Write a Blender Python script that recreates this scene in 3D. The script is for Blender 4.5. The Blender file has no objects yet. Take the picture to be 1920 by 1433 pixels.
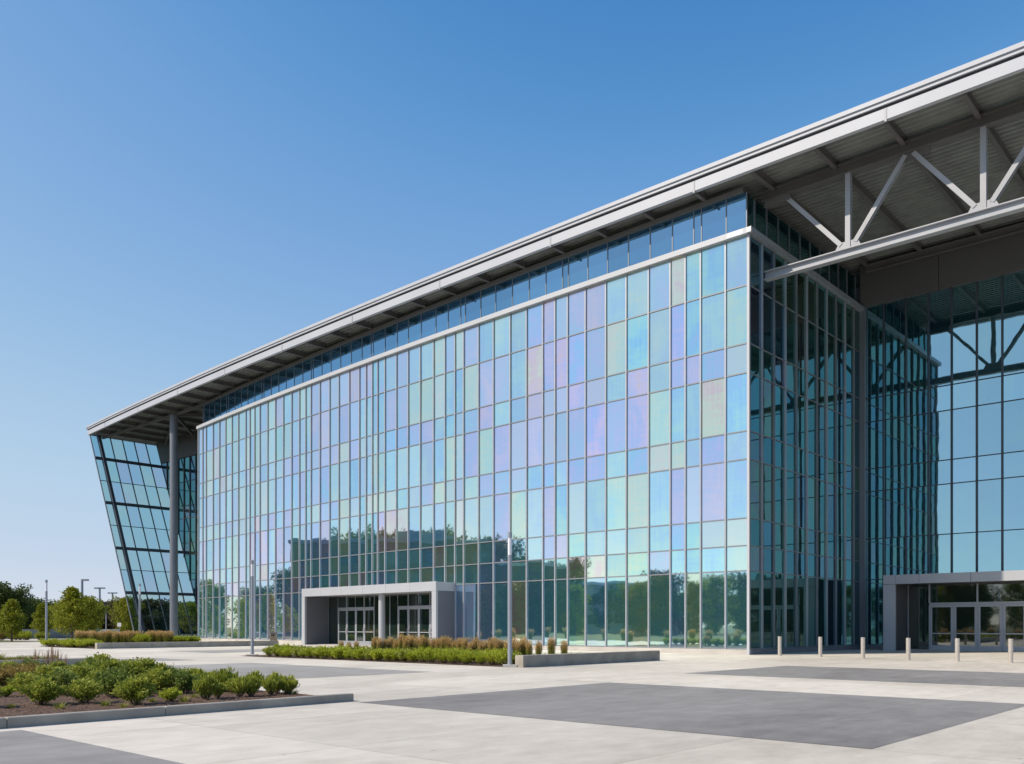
import bpy, math, random
from mathutils import Vector, Matrix
random.seed(7)
R = math.radians
C = bpy.context.scene.collection
scene = bpy.context.scene

# ------------------------------------------------------------------ camera
F = 1662.0; HX = 960.0; HY = 1175.0; EYE = 1.6      # focal length / principal point of the 1920 px photograph
cd = bpy.data.cameras.new('camera'); cam = bpy.data.objects.new('camera', cd); C.objects.link(cam)
cam.location = (0, 0, EYE); cam.rotation_euler = (R(90), 0, 0)
cd.sensor_width = 36; cd.lens = F / 1920 * 36
cd.shift_y = (HY - 716.5) / 1920; cd.clip_end = 6000; cd.clip_start = 0.1
scene.camera = cam

# ------------------------------------------------------------------ light
SUN_EL = 40.0
SX, SY = -0.966, -0.259                     # horizontal direction towards the sun
w = bpy.data.worlds.new('World'); scene.world = w; w.use_nodes = True
nt = w.node_tree; bg = nt.nodes['Background']
sky = nt.nodes.new('ShaderNodeTexSky'); sky.sky_type = 'NISHITA'; sky.sun_disc = False
sky.sun_elevation = R(SUN_EL); sky.sun_rotation = math.atan2(SX, SY)
sky.air_density = 0.7; sky.dust_density = 0.3; sky.ozone_density = 1.5; sky.altitude = 50
# film response of the photograph's blue: gentle per-channel curve on the sky radiance
s0 = nt.nodes.new('ShaderNodeVectorMath'); s0.operation = 'SCALE'; s0.inputs['Scale'].default_value = 0.115
cv = nt.nodes.new('ShaderNodeRGBCurve'); s1 = nt.nodes.new('ShaderNodeVectorMath'); s1.operation = 'SCALE'; s1.inputs['Scale'].default_value = 1/0.115
CURVES = [[(0, 0), (.07, .055), (.083, .09), (.107, .18), (.15, .29), (.223, .42), (.456, .575), (1, .85)],
          [(0, 0), (.10, .15), (.133, .25), (.178, .37), (.356, .60), (.624, .68), (1, .85)],
          [(0, 0), (.2, .44), (.258, .57), (.337, .69), (.578, .80), (.738, .82), (1, .9)]]
for ci, pts in enumerate(CURVES):
    c = cv.mapping.curves[ci]
    while len(c.points) < len(pts): c.points.new(.5, .5)
    for q, (x, y) in zip(c.points, pts): q.location = (x, y)
cv.mapping.update()
nt.links.new(sky.outputs[0], s0.inputs[0]); nt.links.new(s0.outputs[0], cv.inputs['Color']); nt.links.new(cv.outputs[0], s1.inputs[0])
nt.links.new(s1.outputs[0], bg.inputs[0]); bg.inputs[1].default_value = 0.115
sl = bpy.data.lights.new('sun', 'SUN'); sl.energy = 5.0; sl.angle = R(0.53); sl.color = (1, 0.875, 0.72)
so = bpy.data.objects.new('sun', sl); C.objects.link(so); so.location = (-60, -16, 60)
d = Vector((SX * math.cos(R(SUN_EL)), SY * math.cos(R(SUN_EL)), math.sin(R(SUN_EL))))
so.rotation_euler = d.to_track_quat('Z', 'Y').to_euler()
scene.view_settings.view_transform = 'Standard'; scene.view_settings.look = 'None'
scene.view_settings.exposure = 0.0; scene.view_settings.gamma = 1
try:
    scene.cycles.max_bounces = 10; scene.cycles.glossy_bounces = 6; scene.cycles.transparent_max_bounces = 12
except Exception: pass

# ------------------------------------------------------------------ frames
CX, CY = 13.4, 50.2                         # near corner of the big glass wall
UX, UY = -0.7437, 0.6685                    # u runs along the facade to the far left
VX, VY = 0.6685, 0.7437                     # w runs into the building
def B(u, wv, z=0.0): return Vector((CX + UX*u + VX*wv, CY + UY*u + VY*wv, z))
def inv(X, Y):
    a, b = X - CX, Y - CY
    return a*UX + b*UY, a*VX + b*VY
def G(px, py):                              # ground point seen at a photo position
    D = F*EYE/(py-HY); return (px-HX)/F*D, D
def UW(px, py): return inv(*G(px, py))
def at(px, D, z=0.0): return Vector(((px-HX)/F*D, D, z))
def fw(u): return 0.008*u + 0.0008*u*u if u > 0 else 0.0     # plan curve of the glass wall
def fr(u): return -1.0 + 0.00046*u*u if u > 0 else -1.0      # plan curve of the roof edge
def u_at(px, wfun):                         # where along the facade a photo column meets a wall line
    lo, hi = -60.0, 110.0
    for _ in range(50):
        m = (lo+hi)/2; p = B(m, wfun(m))
        if p.y > 0.5 and HX + F*p.x/p.y > px: lo = m
        elif p.y <= 0.5: lo = m
        else: hi = m
    return (lo+hi)/2

# ------------------------------------------------------------------ materials
def mat(name): 
    m = bpy.data.materials.new(name); m.use_nodes = True
    return m, m.node_tree, m.node_tree.nodes['Principled BSDF']
def N(t, kind, **kw):
    n = t.nodes.new(kind)
    for k, v in kw.items(): setattr(n, k, v)
    return n
def ramp(t, stops, interp='LINEAR'):
    r = N(t, 'ShaderNodeValToRGB'); e = r.color_ramp; e.interpolation = interp
    while len(e.elements) < len(stops): e.elements.new(0.5)
    for i, (p, c) in enumerate(stops):
        e.elements[i].position = p; e.elements[i].color = (*c, 1)
    return r
def painted(name, col, rough=0.5, metal=0.0, var=0.12, scale=0.6, bump=0.0):
    m, t, p = mat(name); L = t.links
    tc = N(t, 'ShaderNodeTexCoord'); n = N(t, 'ShaderNodeTexNoise'); n.inputs['Scale'].default_value = scale
    n.inputs['Detail'].default_value = 6; L.new(tc.outputs['Object'], n.inputs['Vector'])
    r = ramp(t, [(0.3, tuple(c*(1-var) for c in col)), (0.7, tuple(min(1, c*(1+var)) for c in col))])
    L.new(n.outputs['Fac'], r.inputs['Fac']); L.new(r.outputs['Color'], p.inputs['Base Color'])
    p.inputs['Roughness'].default_value = rough; p.inputs['Metallic'].default_value = metal
    if bump:
        n2 = N(t, 'ShaderNodeTexNoise'); n2.inputs['Scale'].default_value = 60; L.new(tc.outputs['Object'], n2.inputs['Vector'])
        b = N(t, 'ShaderNodeBump'); b.inputs['Strength'].default_value = bump; b.inputs['Distance'].default_value = 0.02
        L.new(n2.outputs['Fac'], b.inputs['Height']); L.new(b.outputs['Normal'], p.inputs['Normal'])
    return m
M = {}
M['alu'] = painted('silver_aluminium', (0.38, 0.395, 0.43), 0.42, 0.25, 0.05, 1.5)
M['alu_dark'] = painted('grey_aluminium', (0.20, 0.22, 0.25), 0.45, 0.2, 0.08)
M['trim'] = painted('pale_metal_trim', (0.45, 0.475, 0.52), 0.45, 0.0, 0.05, 0.3)
M['fascia'] = painted('roof_fascia_paint', (0.42, 0.45, 0.51), 0.5, 0.0, 0.05, 0.25)
M['gap'] = painted('dark_reveal', (0.035, 0.037, 0.045), 0.7)
M['steel'] = painted('grey_steel_paint', (0.34, 0.36, 0.40), 0.45, 0.0, 0.08, 0.5)
M['rafter'] = painted('warm_grey_steel', (0.125, 0.12, 0.12), 0.55, 0.0, 0.1, 0.5)
M['deck'] = painted('galvanised_deck', (0.25, 0.265, 0.26), 0.5, 0.2, 0.15, 1.2)
M['header'] = painted('grey_header_panel', (0.10, 0.10, 0.105), 0.6, 0.0, 0.06, 0.2)
M['frame_dark'] = painted('dark_steel_frame', (0.055, 0.068, 0.09), 0.45, 0.2, 0.1)
M['col'] = painted('column_paint', (0.17, 0.19, 0.225), 0.45, 0.2, 0.06)
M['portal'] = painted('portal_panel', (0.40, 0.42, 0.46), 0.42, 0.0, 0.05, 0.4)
M['portal_deep_shade'] = painted('portal_reveal_shaded', (0.07, 0.075, 0.085), 0.5, 0.1, 0.06, 0.4)  # portal panel colour darkened to paint in the shade of reveals and soffit
M['portal_shade'] = painted('portal_panel_shaded', (0.13, 0.14, 0.16), 0.45, 0.1, 0.06, 0.4)  # darker copy of the portal panel, shade of the side faces put into the colour
M['door'] = painted('door_frame_metal', (0.36, 0.39, 0.44), 0.4, 0.3, 0.05)
M['plinth'] = painted('plinth_concrete', (0.46, 0.44, 0.41), 0.85, 0, 0.12, 0.8, 0.2)
M['curb'] = painted('curb_concrete', (0.33, 0.305, 0.26), 0.88, 0, 0.2, 1.5, 0.35)
M['lamp'] = painted('lamp_pole_paint', (0.34, 0.37, 0.42), 0.4, 0.4, 0.05)
M['lens'] = painted('frosted_lens', (0.75, 0.76, 0.82), 0.35, 0, 0.03)
M['inox'] = painted('brushed_steel', (0.60, 0.55, 0.50), 0.33, 0.55, 0.08, 6)
M['bin'] = painted('tan_bin_slats', (0.23, 0.19, 0.14), 0.7, 0, 0.25, 8)
M['white'] = painted('white_paint', (0.72, 0.73, 0.74), 0.5, 0, 0.05)
M['black'] = painted('black_paint', (0.02, 0.02, 0.03), 0.5)
M['brown'] = painted('brown_brick', (0.10, 0.075, 0.06), 0.85, 0, 0.2, 1)
M['dark_glass2'] = painted('dark_window', (0.05, 0.07, 0.09), 0.1)
M['rubber'] = painted('tyre_rubber', (0.02, 0.02, 0.02), 0.8)
M['pave_far'] = painted('asphalt', (0.16, 0.165, 0.175), 0.9, 0, 0.15, 0.15)
M['bark'] = painted('bark', (0.10, 0.075, 0.055), 0.9, 0, 0.3, 6)
M['wallpale'] = painted('pale_render', (0.5, 0.49, 0.46), 0.8)
M['fence'] = painted('fence_grey', (0.30, 0.33, 0.35), 0.7)

def slab(name, c0, c1, joint):
    m, t, p = mat(name); L = t.links
    uv = N(t, 'ShaderNodeUVMap'); uv.uv_map = 'uv'
    mp = N(t, 'ShaderNodeMapping'); mp.inputs['Scale'].default_value = (1, 0.45, 1); L.new(uv.outputs[0], mp.inputs[0])
    n1 = N(t, 'ShaderNodeTexNoise'); n1.inputs['Scale'].default_value = 0.22; n1.inputs['Detail'].default_value = 9; n1.inputs['Roughness'].default_value = 0.62; n1.inputs['Distortion'].default_value = 0.8
    n2 = N(t, 'ShaderNodeTexNoise'); n2.inputs['Scale'].default_value = 2.2; n2.inputs['Detail'].default_value = 8; n2.inputs['Roughness'].default_value = 0.7
    n3 = N(t, 'ShaderNodeTexNoise'); n3.inputs['Scale'].default_value = 130
    L.new(mp.outputs[0], n1.inputs['Vector']); L.new(mp.outputs[0], n2.inputs['Vector']); L.new(uv.outputs[0], n3.inputs['Vector'])
    br = N(t, 'ShaderNodeTexBrick'); br.offset = 0.0
    br.inputs['Scale'].default_value = 1; br.inputs['Brick Width'].default_value = 1.767*2; br.inputs['Row Height'].default_value = 4.47
    br.inputs['Mortar Size'].default_value = 0.014; br.inputs['Mortar Smooth'].default_value = 0.3; br.inputs['Bias'].default_value = 0
    br.inputs['Color1'].default_value = (0.9, 0.9, 0.9, 1); br.inputs['Color2'].default_value = (1.06, 1.06, 1.06, 1); br.inputs['Mortar'].default_value = (joint,)*3 + (1,)
    mp2 = N(t, 'ShaderNodeMapping'); mp2.inputs['Location'].default_value = (OFFU, OFFW, 0); L.new(uv.outputs[0], mp2.inputs[0]); L.new(mp2.outputs[0], br.inputs['Vector'])
    a = N(t, 'ShaderNodeMath', operation='MULTIPLY_ADD'); a.inputs[1].default_value = 0.55; L.new(n1.outputs['Fac'], a.inputs[0])
    b = N(t, 'ShaderNodeMath', operation='MULTIPLY'); b.inputs[1].default_value = 0.45; L.new(n2.outputs['Fac'], b.inputs[0]); L.new(b.outputs[0], a.inputs[2])
    r = ramp(t, [(0.36, c0), (0.62, c1)]); L.new(a.outputs[0], r.inputs['Fac'])
    mx = N(t, 'ShaderNodeMix', data_type='RGBA', blend_type='MULTIPLY'); mx.inputs[0].default_value = 1
    L.new(r.outputs['Color'], mx.inputs[6]); L.new(br.outputs['Color'], mx.inputs[7])
    # scattered dark spots
    vo = N(t, 'ShaderNodeTexVoronoi'); vo.inputs['Scale'].default_value = 0.9; L.new(uv.outputs[0], vo.inputs['Vector'])
    sp = ramp(t, [(0.018, (0.55, 0.52, 0.5)), (0.035, (1, 1, 1))]); L.new(vo.outputs['Distance'], sp.inputs['Fac'])
    mx2 = N(t, 'ShaderNodeMix', data_type='RGBA', blend_type='MULTIPLY'); mx2.inputs[0].default_value = 0.8
    L.new(mx.outputs[2], mx2.inputs[6]); L.new(sp.outputs['Color'], mx2.inputs[7])
    L.new(mx2.outputs[2], p.inputs['Base Color']); p.inputs['Roughness'].default_value = 0.82
    bp = N(t, 'ShaderNodeBump'); bp.inputs['Strength'].default_value = 0.25; bp.inputs['Distance'].default_value = 0.01
    L.new(n3.outputs['Fac'], bp.inputs['Height']); L.new(bp.outputs['Normal'], p.inputs['Normal'])
    return m
QU, QW = UW(1634, 1405)
OFFU, OFFW = -QU - 1.767, -QW
M['slab'] = slab('pale_concrete', (0.46, 0.42, 0.36), (0.68, 0.635, 0.555), 0.66)
M['slab_mid'] = slab('mid_grey_concrete', (0.24, 0.232, 0.222), (0.36, 0.347, 0.33), 0.74)
M['slab_dark'] = slab('grey_concrete', (0.165, 0.16, 0.156), (0.30, 0.291, 0.28), 0.7)

def ground_mat(name, a, b, c, s=0.05):
    m, t, p = mat(name); L = t.links
    tc = N(t, 'ShaderNodeTexCoord')
    n = N(t, 'ShaderNodeTexNoise'); n.inputs['Scale'].default_value = s; n.inputs['Detail'].default_value = 10
    n.inputs['Roughness'].default_value = 0.7
    L.new(tc.outputs['Object'], n.inputs['Vector'])
    r = ramp(t, [(0.3, a), (0.5, b), (0.7, c)]); L.new(n.outputs['Fac'], r.inputs['Fac'])
    L.new(r.outputs['Color'], p.inputs['Base Color']); p.inputs['Roughness'].default_value = 0.95
    n2 = N(t, 'ShaderNodeTexNoise'); n2.inputs['Scale'].default_value = 25; n2.inputs['Detail'].default_value = 6; L.new(tc.outputs['Object'], n2.inputs['Vector'])
    bp = N(t, 'ShaderNodeBump'); bp.inputs['Strength'].default_value = 0.8; bp.inputs['Distance'].default_value = 0.03
    L.new(n2.outputs['Fac'], bp.inputs['Height']); L.new(bp.outputs['Normal'], p.inputs['Normal'])
    return m
M['lawn'] = ground_mat('dry_grass', (0.06, 0.075, 0.025), (0.10, 0.11, 0.04), (0.15, 0.14, 0.06))
M['mulch'] = ground_mat('bark_mulch', (0.05, 0.028, 0.018), (0.10, 0.058, 0.04), (0.16, 0.10, 0.07), 9)
M['chips'] = painted('bark_chips', (0.16, 0.095, 0.06), 0.9, 0, 0.5, 20)

def dichroic(name, sat, refl, dark, streak=1.0, white=0.55, tint=(1, 1.03, 1.05)):
    """film-coated mirror glass; attribute 'pane' = (hue, strength, value)"""
    m = bpy.data.materials.new(name); m.use_nodes = True; t = m.node_tree; L = t.links
    t.nodes.remove(t.nodes['Principled BSDF']); out = t.nodes['Material Output']
    at_ = N(t, 'ShaderNodeAttribute'); at_.attribute_name = 'pane'
    sp = N(t, 'ShaderNodeSeparateColor'); L.new(at_.outputs['Color'], sp.inputs[0])
    uv = N(t, 'ShaderNodeUVMap'); uv.uv_map = 'uv'
    mp = N(t, 'ShaderNodeMapping'); mp.inputs['Scale'].default_value = (5.0, 0.25, 1); L.new(uv.outputs[0], mp.inputs[0])
    n1 = N(t, 'ShaderNodeTexNoise'); n1.inputs['Scale'].default_value = 1; n1.inputs['Detail'].default_value = 4; L.new(mp.outputs[0], n1.inputs['Vector'])
    mpb = N(t, 'ShaderNodeMapping'); mpb.inputs['Scale'].default_value = (0.5, 2.2, 1); L.new(uv.outputs[0], mpb.inputs[0])
    n3 = N(t, 'ShaderNodeTexNoise'); n3.inputs['Scale'].default_value = 1.6; n3.inputs['Detail'].default_value = 3; L.new(mpb.outputs[0], n3.inputs['Vector'])
    # each pane its own cloudy hue drift
    add = N(t, 'ShaderNodeVectorMath', operation='MULTIPLY_ADD'); add.inputs[1].default_value = (37, 91, 53)
    L.new(at_.outputs['Color'], add.inputs[0]); 
    mpc = N(t, 'ShaderNodeMapping'); mpc.inputs['Scale'].default_value = (0.45, 0.3, 1); L.new(uv.outputs[0], mpc.inputs[0]); L.new(mpc.outputs[0], add.inputs[2])
    n2 = N(t, 'ShaderNodeTexNoise'); n2.inputs['Scale'].default_value = 1; n2.inputs['Detail'].default_value = 2; n2.inputs['Distortion'].default_value = 0.6; L.new(add.outputs[0], n2.inputs['Vector'])
    def madd(x, k, y=None, off=0.0):
        q = N(t, 'ShaderNodeMath', operation='MULTIPLY_ADD'); L.new(x, q.inputs[0]); q.inputs[1].default_value = k
        if y is None: q.inputs[2].default_value = off
        else: L.new(y, q.inputs[2])
        return q.outputs[0]
    h = madd(n2.outputs['Fac'], 0.55, None, -0.275 - 0.12*streak - 0.10)
    h = madd(n1.outputs['Fac'], 0.24*streak, h)
    h = madd(n3.outputs['Fac'], 0.20, h, )
    h2 = N(t, 'ShaderNodeMath', operation='ADD'); L.new(h, h2.inputs[0]); L.new(sp.outputs[0], h2.inputs[1])
    fr_ = N(t, 'ShaderNodeMath', operation='FRACT'); L.new(h2.outputs[0], fr_.inputs[0])
    cols = [(0.0, (0.30, 0.70, 0.93)), (0.14, (0.42, 0.86, 0.84)), (0.30, (0.62, 0.92, 0.70)), (0.45, (0.88, 0.92, 0.60)),
            (0.56, (0.98, 0.66, 0.60)), (0.68, (0.82, 0.66, 0.88)), (0.84, (0.52, 0.62, 0.95)), (1.0, (0.30, 0.70, 0.93))]
    r = ramp(t, cols); L.new(fr_.outputs[0], r.inputs['Fac'])
    # fade towards neutral: by pane strength and at grazing view
    lw = N(t, 'ShaderNodeLayerWeight'); lw.inputs['Blend'].default_value = 0.5
    fz = N(t, 'ShaderNodeMapRange'); fz.inputs['From Min'].default_value = 0.08; fz.inputs['From Max'].default_value = 0.6
    fz.inputs['To Min'].default_value = 1.0; fz.inputs['To Max'].default_value = 0.45; L.new(lw.outputs['Facing'], fz.inputs[0])
    st = N(t, 'ShaderNodeMath', operation='MULTIPLY'); L.new(sp.outputs[1], st.inputs[0]); L.new(fz.outputs[0], st.inputs[1])
    st2 = N(t, 'ShaderNodeMath', operation='MULTIPLY'); L.new(st.outputs[0], st2.inputs[0]); st2.inputs[1].default_value = sat
    mx = N(t, 'ShaderNodeMix', data_type='RGBA'); L.new(st2.outputs[0], mx.inputs[0]); mx.inputs[6].default_value = (white*tint[0], white*tint[1], white*tint[2], 1)
    L.new(r.outputs['Color'], mx.inputs[7])
    val = N(t, 'ShaderNodeMath', operation='MULTIPLY'); L.new(sp.outputs[2], val.inputs[0]); val.inputs[1].default_value = refl
    sc = N(t, 'ShaderNodeVectorMath', operation='SCALE'); L.new(mx.outputs[2], sc.inputs[0]); L.new(val.outputs[0], sc.inputs['Scale'])
    gl = N(t, 'ShaderNodeBsdfGlossy'); gl.inputs['Roughness'].default_value = 0.02; L.new(sc.outputs[0], gl.inputs['Color'])
    df = N(t, 'ShaderNodeBsdfDiffuse'); df.inputs['Color'].default_value = (*dark, 1)
    dk = N(t, 'ShaderNodeMix', data_type='RGBA', blend_type='MULTIPLY'); dk.inputs[0].default_value = 1; L.new(r.outputs['Color'], dk.inputs[6]); dk.inputs[7].default_value = (*[min(1, c*1.9) for c in dark], 1); L.new(dk.outputs[2], df.inputs['Color'])
    bp = N(t, 'ShaderNodeBump'); bp.inputs['Strength'].default_value = 0.032; bp.inputs['Distance'].default_value = 0.05
    n4 = N(t, 'ShaderNodeTexNoise'); n4.inputs['Scale'].default_value = 0.9; n4.inputs['Detail'].default_value = 1; L.new(uv.outputs[0], n4.inputs['Vector'])
    L.new(n4.outputs['Fac'], bp.inputs['Height']); L.new(bp.outputs['Normal'], gl.inputs['Normal'])
    ad = N(t, 'ShaderNodeAddShader'); L.new(gl.outputs[0], ad.inputs[0]); L.new(df.outputs[0], ad.inputs[1])
    L.new(ad.outputs[0], out.inputs['Surface'])
    return m
M['dichroic'] = dichroic('iridescent_film_glass', 0.95, 0.97, (0.02, 0.032, 0.036), white=0.74)
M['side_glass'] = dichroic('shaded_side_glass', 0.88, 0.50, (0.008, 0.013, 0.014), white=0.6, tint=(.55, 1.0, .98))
M['back_glass'] = dichroic('blue_vision_glass', 0.16, 0.85, (0.006, 0.012, 0.016), 0.3, 0.72, (.52, .84, .96))
M['clere'] = dichroic('clerestory_glass', 0.06, 0.72, (0.006, 0.014, 0.022), 0.2, 0.9, (.30, .58, .86))
M['dark_glass'] = dichroic('entrance_glass', 0.1, 0.35, (0.010, 0.012, 0.012), 0.2, 0.5)
def screen_glass():
    m = dichroic('tinted_screen_glass', 0.42, 0.30, (0.004, 0.006, 0.008), 1.0, 0.9, (.66, .93, 1.0)); t = m.node_tree; L = t.links
    out = t.nodes['Material Output']; src = out.inputs['Surface'].links[0].from_socket
    mx = [n for n in t.nodes if n.type == 'MIX'][0]
    tr = N(t, 'ShaderNodeBsdfTransparent')
    sc = N(t, 'ShaderNodeVectorMath', operation='SCALE'); sc.inputs['Scale'].default_value = 0.95; L.new(mx.outputs[2], sc.inputs[0]); L.new(sc.outputs[0], tr.inputs['Color'])
    ms = N(t, 'ShaderNodeMixShader'); ms.inputs[0].default_value = 0.2
    L.new(tr.outputs[0], ms.inputs[1]); L.new(src, ms.inputs[2]); L.new(ms.outputs[0], out.inputs['Surface'])
    return m
M['screen'] = screen_glass()

def leaf(name, cols, trans=0.35):
    m = bpy.data.materials.new(name); m.use_nodes = True; t = m.node_tree; L = t.links
    p = t.nodes['Principled BSDF']; out = t.nodes['Material Output']
    g = N(t, 'ShaderNodeNewGeometry'); oi = N(t, 'ShaderNodeObjectInfo')
    a = N(t, 'ShaderNodeMath', operation='MULTIPLY_ADD'); a.inputs[1].default_value = 0.72; L.new(g.outputs['Random Per Island'], a.inputs[0])
    b = N(t, 'ShaderNodeMath', operation='MULTIPLY'); b.inputs[1].default_value = 0.28; L.new(oi.outputs['Random'], b.inputs[0]); L.new(b.outputs[0], a.inputs[2])
    r = ramp(t, [(i/(len(cols)-1), c) for i, c in enumerate(cols)]); L.new(a.outputs[0], r.inputs['Fac'])
    L.new(r.outputs['Color'], p.inputs['Base Color']); p.inputs['Roughness'].default_value = 0.6
    p.inputs['Specular IOR Level'].default_value = 0.25
    tl = N(t, 'ShaderNodeBsdfTranslucent'); L.new(r.outputs['Color'], tl.inputs['Color'])
    ms = N(t, 'ShaderNodeMixShader'); ms.inputs[0].default_value = trans
    L.new(p.outputs[0], ms.inputs[1]); L.new(tl.outputs[0], ms.inputs[2]); L.new(ms.outputs[0], out.inputs['Surface'])
    return m
M['leaf_green'] = leaf('shrub_leaves', [(0.17, 0.22, 0.025), (0.32, 0.36, 0.05), (0.48, 0.50, 0.10)])
M['leaf_deep'] = leaf('deep_shrub_leaves', [(0.10, 0.16, 0.03), (0.19, 0.25, 0.05), (0.30, 0.35, 0.09)])
M['leaf_lime'] = leaf('lime_leaves', [(0.22, 0.30, 0.02), (0.36, 0.42, 0.035), (0.50, 0.50, 0.06)])
M['leaf_rust'] = leaf('rusty_leaves', [(0.26, 0.17, 0.05), (0.34, 0.25, 0.07), (0.24, 0.24, 0.06)])
M['leaf_tree'] = leaf('tree_leaves', [(0.15, 0.19, 0.015), (0.24, 0.27, 0.02), (0.34, 0.34, 0.04)])
M['leaf_dark'] = leaf('dark_tree_leaves', [(0.05, 0.085, 0.02), (0.085, 0.125, 0.03), (0.13, 0.16, 0.04)])
M['leaf_brown'] = leaf('brown_tree_leaves', [(0.07, 0.065, 0.03), (0.10, 0.09, 0.035), (0.13, 0.12, 0.05)])
M['blade'] = leaf('grass_blades', [(0.16, 0.20, 0.03), (0.27, 0.29, 0.05), (0.38, 0.36, 0.09)])
M['plume'] = leaf('grass_plumes', [(0.42, 0.28, 0.10), (0.56, 0.39, 0.16), (0.66, 0.50, 0.26)])
M['stalk'] = leaf('pink_stalks', [(0.30, 0.18, 0.12), (0.40, 0.26, 0.18), (0.5, 0.36, 0.26)])

# ------------------------------------------------------------------ mesh helpers
class MB:
    def __init__(s): s.v = []; s.f = []; s.uv = {}; s.pane = {}
    def quad(s, a, b, c, d_, uv=None, pane=None):
        n = len(s.v); s.v += [tuple(a), tuple(b), tuple(c), tuple(d_)]; s.f.append((n, n+1, n+2, n+3))
        if uv: s.uv[len(s.f)-1] = uv
        if pane: s.pane[len(s.f)-1] = pane
    def poly(s, pts): n = len(s.v); s.v += [tuple(p) for p in pts]; s.f.append(tuple(range(n, n+len(pts))))
    def hexa(s, p):         # 8 points: 4 bottom ring, 4 top ring
        n = len(s.v); s.v += [tuple(q) for q in p]
        for f in ((0, 3, 2, 1), (4, 5, 6, 7), (0, 1, 5, 4), (1, 2, 6, 5), (2, 3, 7, 6), (3, 0, 4, 7)): s.f.append(tuple(n+i for i in f))
        return s
    def bbox(s, u0, u1, w0, w1, z0, z1):    # box in the building frame
        return s.hexa([B(u0, w0, z0), B(u1, w0, z0), B(u1, w1, z0), B(u0, w1, z0), B(u0, w0, z1), B(u1, w0, z1), B(u1, w1, z1), B(u0, w1, z1)])
    def box(s, x0, x1, y0, y1, z0, z1):
        return s.hexa([(x0, y0, z0), (x1, y0, z0), (x1, y1, z0), (x0, y1, z0), (x0, y0, z1), (x1, y0, z1), (x1, y1, z1), (x0, y1, z1)])
    def bar(s, a, b, wd, ht, up=Vector((0, 0, 1))):     # rectangular bar from a to b
        a = Vector(a); b = Vector(b); t = (b-a).normalized(); sd = t.cross(up)
        if sd.length < 1e-4: sd = Vector((1, 0, 0))
        sd.normalize(); u2 = sd.cross(t); x = sd*wd/2; y = u2*ht/2
        return s.hexa([a-x-y, a+x-y, a+x+y, a-x+y, b-x-y, b+x-y, b+x+y, b-x+y])
    def ibeam(s, a, b, wd, ht, tf, tw, up):
        a = Vector(a); b = Vector(b); t = (b-a).normalized(); sd = t.cross(up).normalized(); u2 = sd.cross(t)
        o = u2*(ht/2-tf/2)
        s.bar(a+o, b+o, wd, tf, u2); s.bar(a-o, b-o, wd, tf, u2); s.bar(a, b, tw, ht-2*tf, u2)
        return s
    def tube(s, a, b, r0, r1, n=8, caps=True):
        a = Vector(a); b = Vector(b); t = (b-a).normalized(); sd = t.cross(Vector((0, 0, 1)))
        if sd.length < 1e-4: sd = Vector((1, 0, 0))
        sd.normalize(); u2 = sd.cross(t); k = len(s.v)
        for c, r in ((a, r0), (b, r1)):
            for i in range(n):
                an = 2*math.pi*i/n; s.v.append(tuple(c + sd*math.cos(an)*r + u2*math.sin(an)*r))
        for i in range(n): s.f.append((k+i, k+(i+1) % n, k+n+(i+1) % n, k+n+i))
        if caps: s.f.append(tuple(k+i for i in range(n))[::-1]); s.f.append(tuple(k+n+i for i in range(n)))
        return s
    def build(s, name, m, parent=None, origin=None, smooth=False):
        if parent is not None:
            root = parent
            while root.parent: root = root.parent
            o0 = Vector(root['o0']) if 'o0' in root else Vector(root.location)
        else: o0 = Vector(origin) if origin is not None else Vector((0, 0, 0))
        me = bpy.data.meshes.new(name)
        me.from_pydata([(a-o0[0], b-o0[1], c-o0[2]) for a, b, c in s.v], [], s.f)
        if s.uv:
            l = me.uv_layers.new(name='uv')
            for fi, uv in s.uv.items():
                for k, li in enumerate(me.polygons[fi].loop_indices): l.data[li].uv = uv[k]
        if s.pane:
            ca = me.color_attributes.new('pane', 'FLOAT_COLOR', 'CORNER')
            for fi, c in s.pane.items():
                for li in me.polygons[fi].loop_indices: ca.data[li].color = (*c, 1)
        me.materials.append(m)
        if smooth: 
            for p in me.polygons: p.use_smooth = True
        me.update()
        o = bpy.data.objects.new(name, me); C.objects.link(o)
        if parent is not None: o.parent = parent
        else: o.location = o0
        return o
def tag(o, label=None, cat=None, group=None, kind=None):
    if label: o['label'] = label
    if cat: o['category'] = cat
    if group: o['group'] = group
    if kind: o['kind'] = kind
    return o
def thing(name, label, cat, loc, group=None):
    o = bpy.data.objects.new(name, None); C.objects.link(o); o.location = loc; o.empty_display_size = 0.3
    return tag(o, label, cat, group)
def copy_thing(src, loc, rz=0, sc=1.0, label=None, group=None):
    r = src.copy(); C.objects.link(r); r.location = loc; r.rotation_euler = (0, 0, rz)
    r.scale = sc if isinstance(sc, tuple) else (sc, sc, sc)
    if label: r['label'] = label
    if group: r['group'] = group
    for ch in list(src.children):
        c = ch.copy(); C.objects.link(c); c.parent = r
        for g in list(ch.children):
            e = g.copy(); C.objects.link(e); e.parent = c
    return r
ORD = ['first', 'second', 'third', 'fourth', 'fifth', 'sixth', 'seventh', 'eighth', 'ninth', 'tenth', 'eleventh', 'twelfth', 'thirteenth',
       'fourteenth', 'fifteenth', 'sixteenth', 'seventeenth', 'eighteenth', 'nineteenth', 'twentieth', 'twenty-first', 'twenty-second',
       'twenty-third', 'twenty-fourth', 'twenty-fifth', 'twenty-sixth', 'twenty-seventh', 'twenty-eighth', 'twenty-ninth', 'thirtieth'] + ['thirty-'+q for q in ('first', 'second', 'third', 'fourth', 'fifth', 'sixth', 'seventh', 'eighth', 'ninth')] + ['fortieth']

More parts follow.
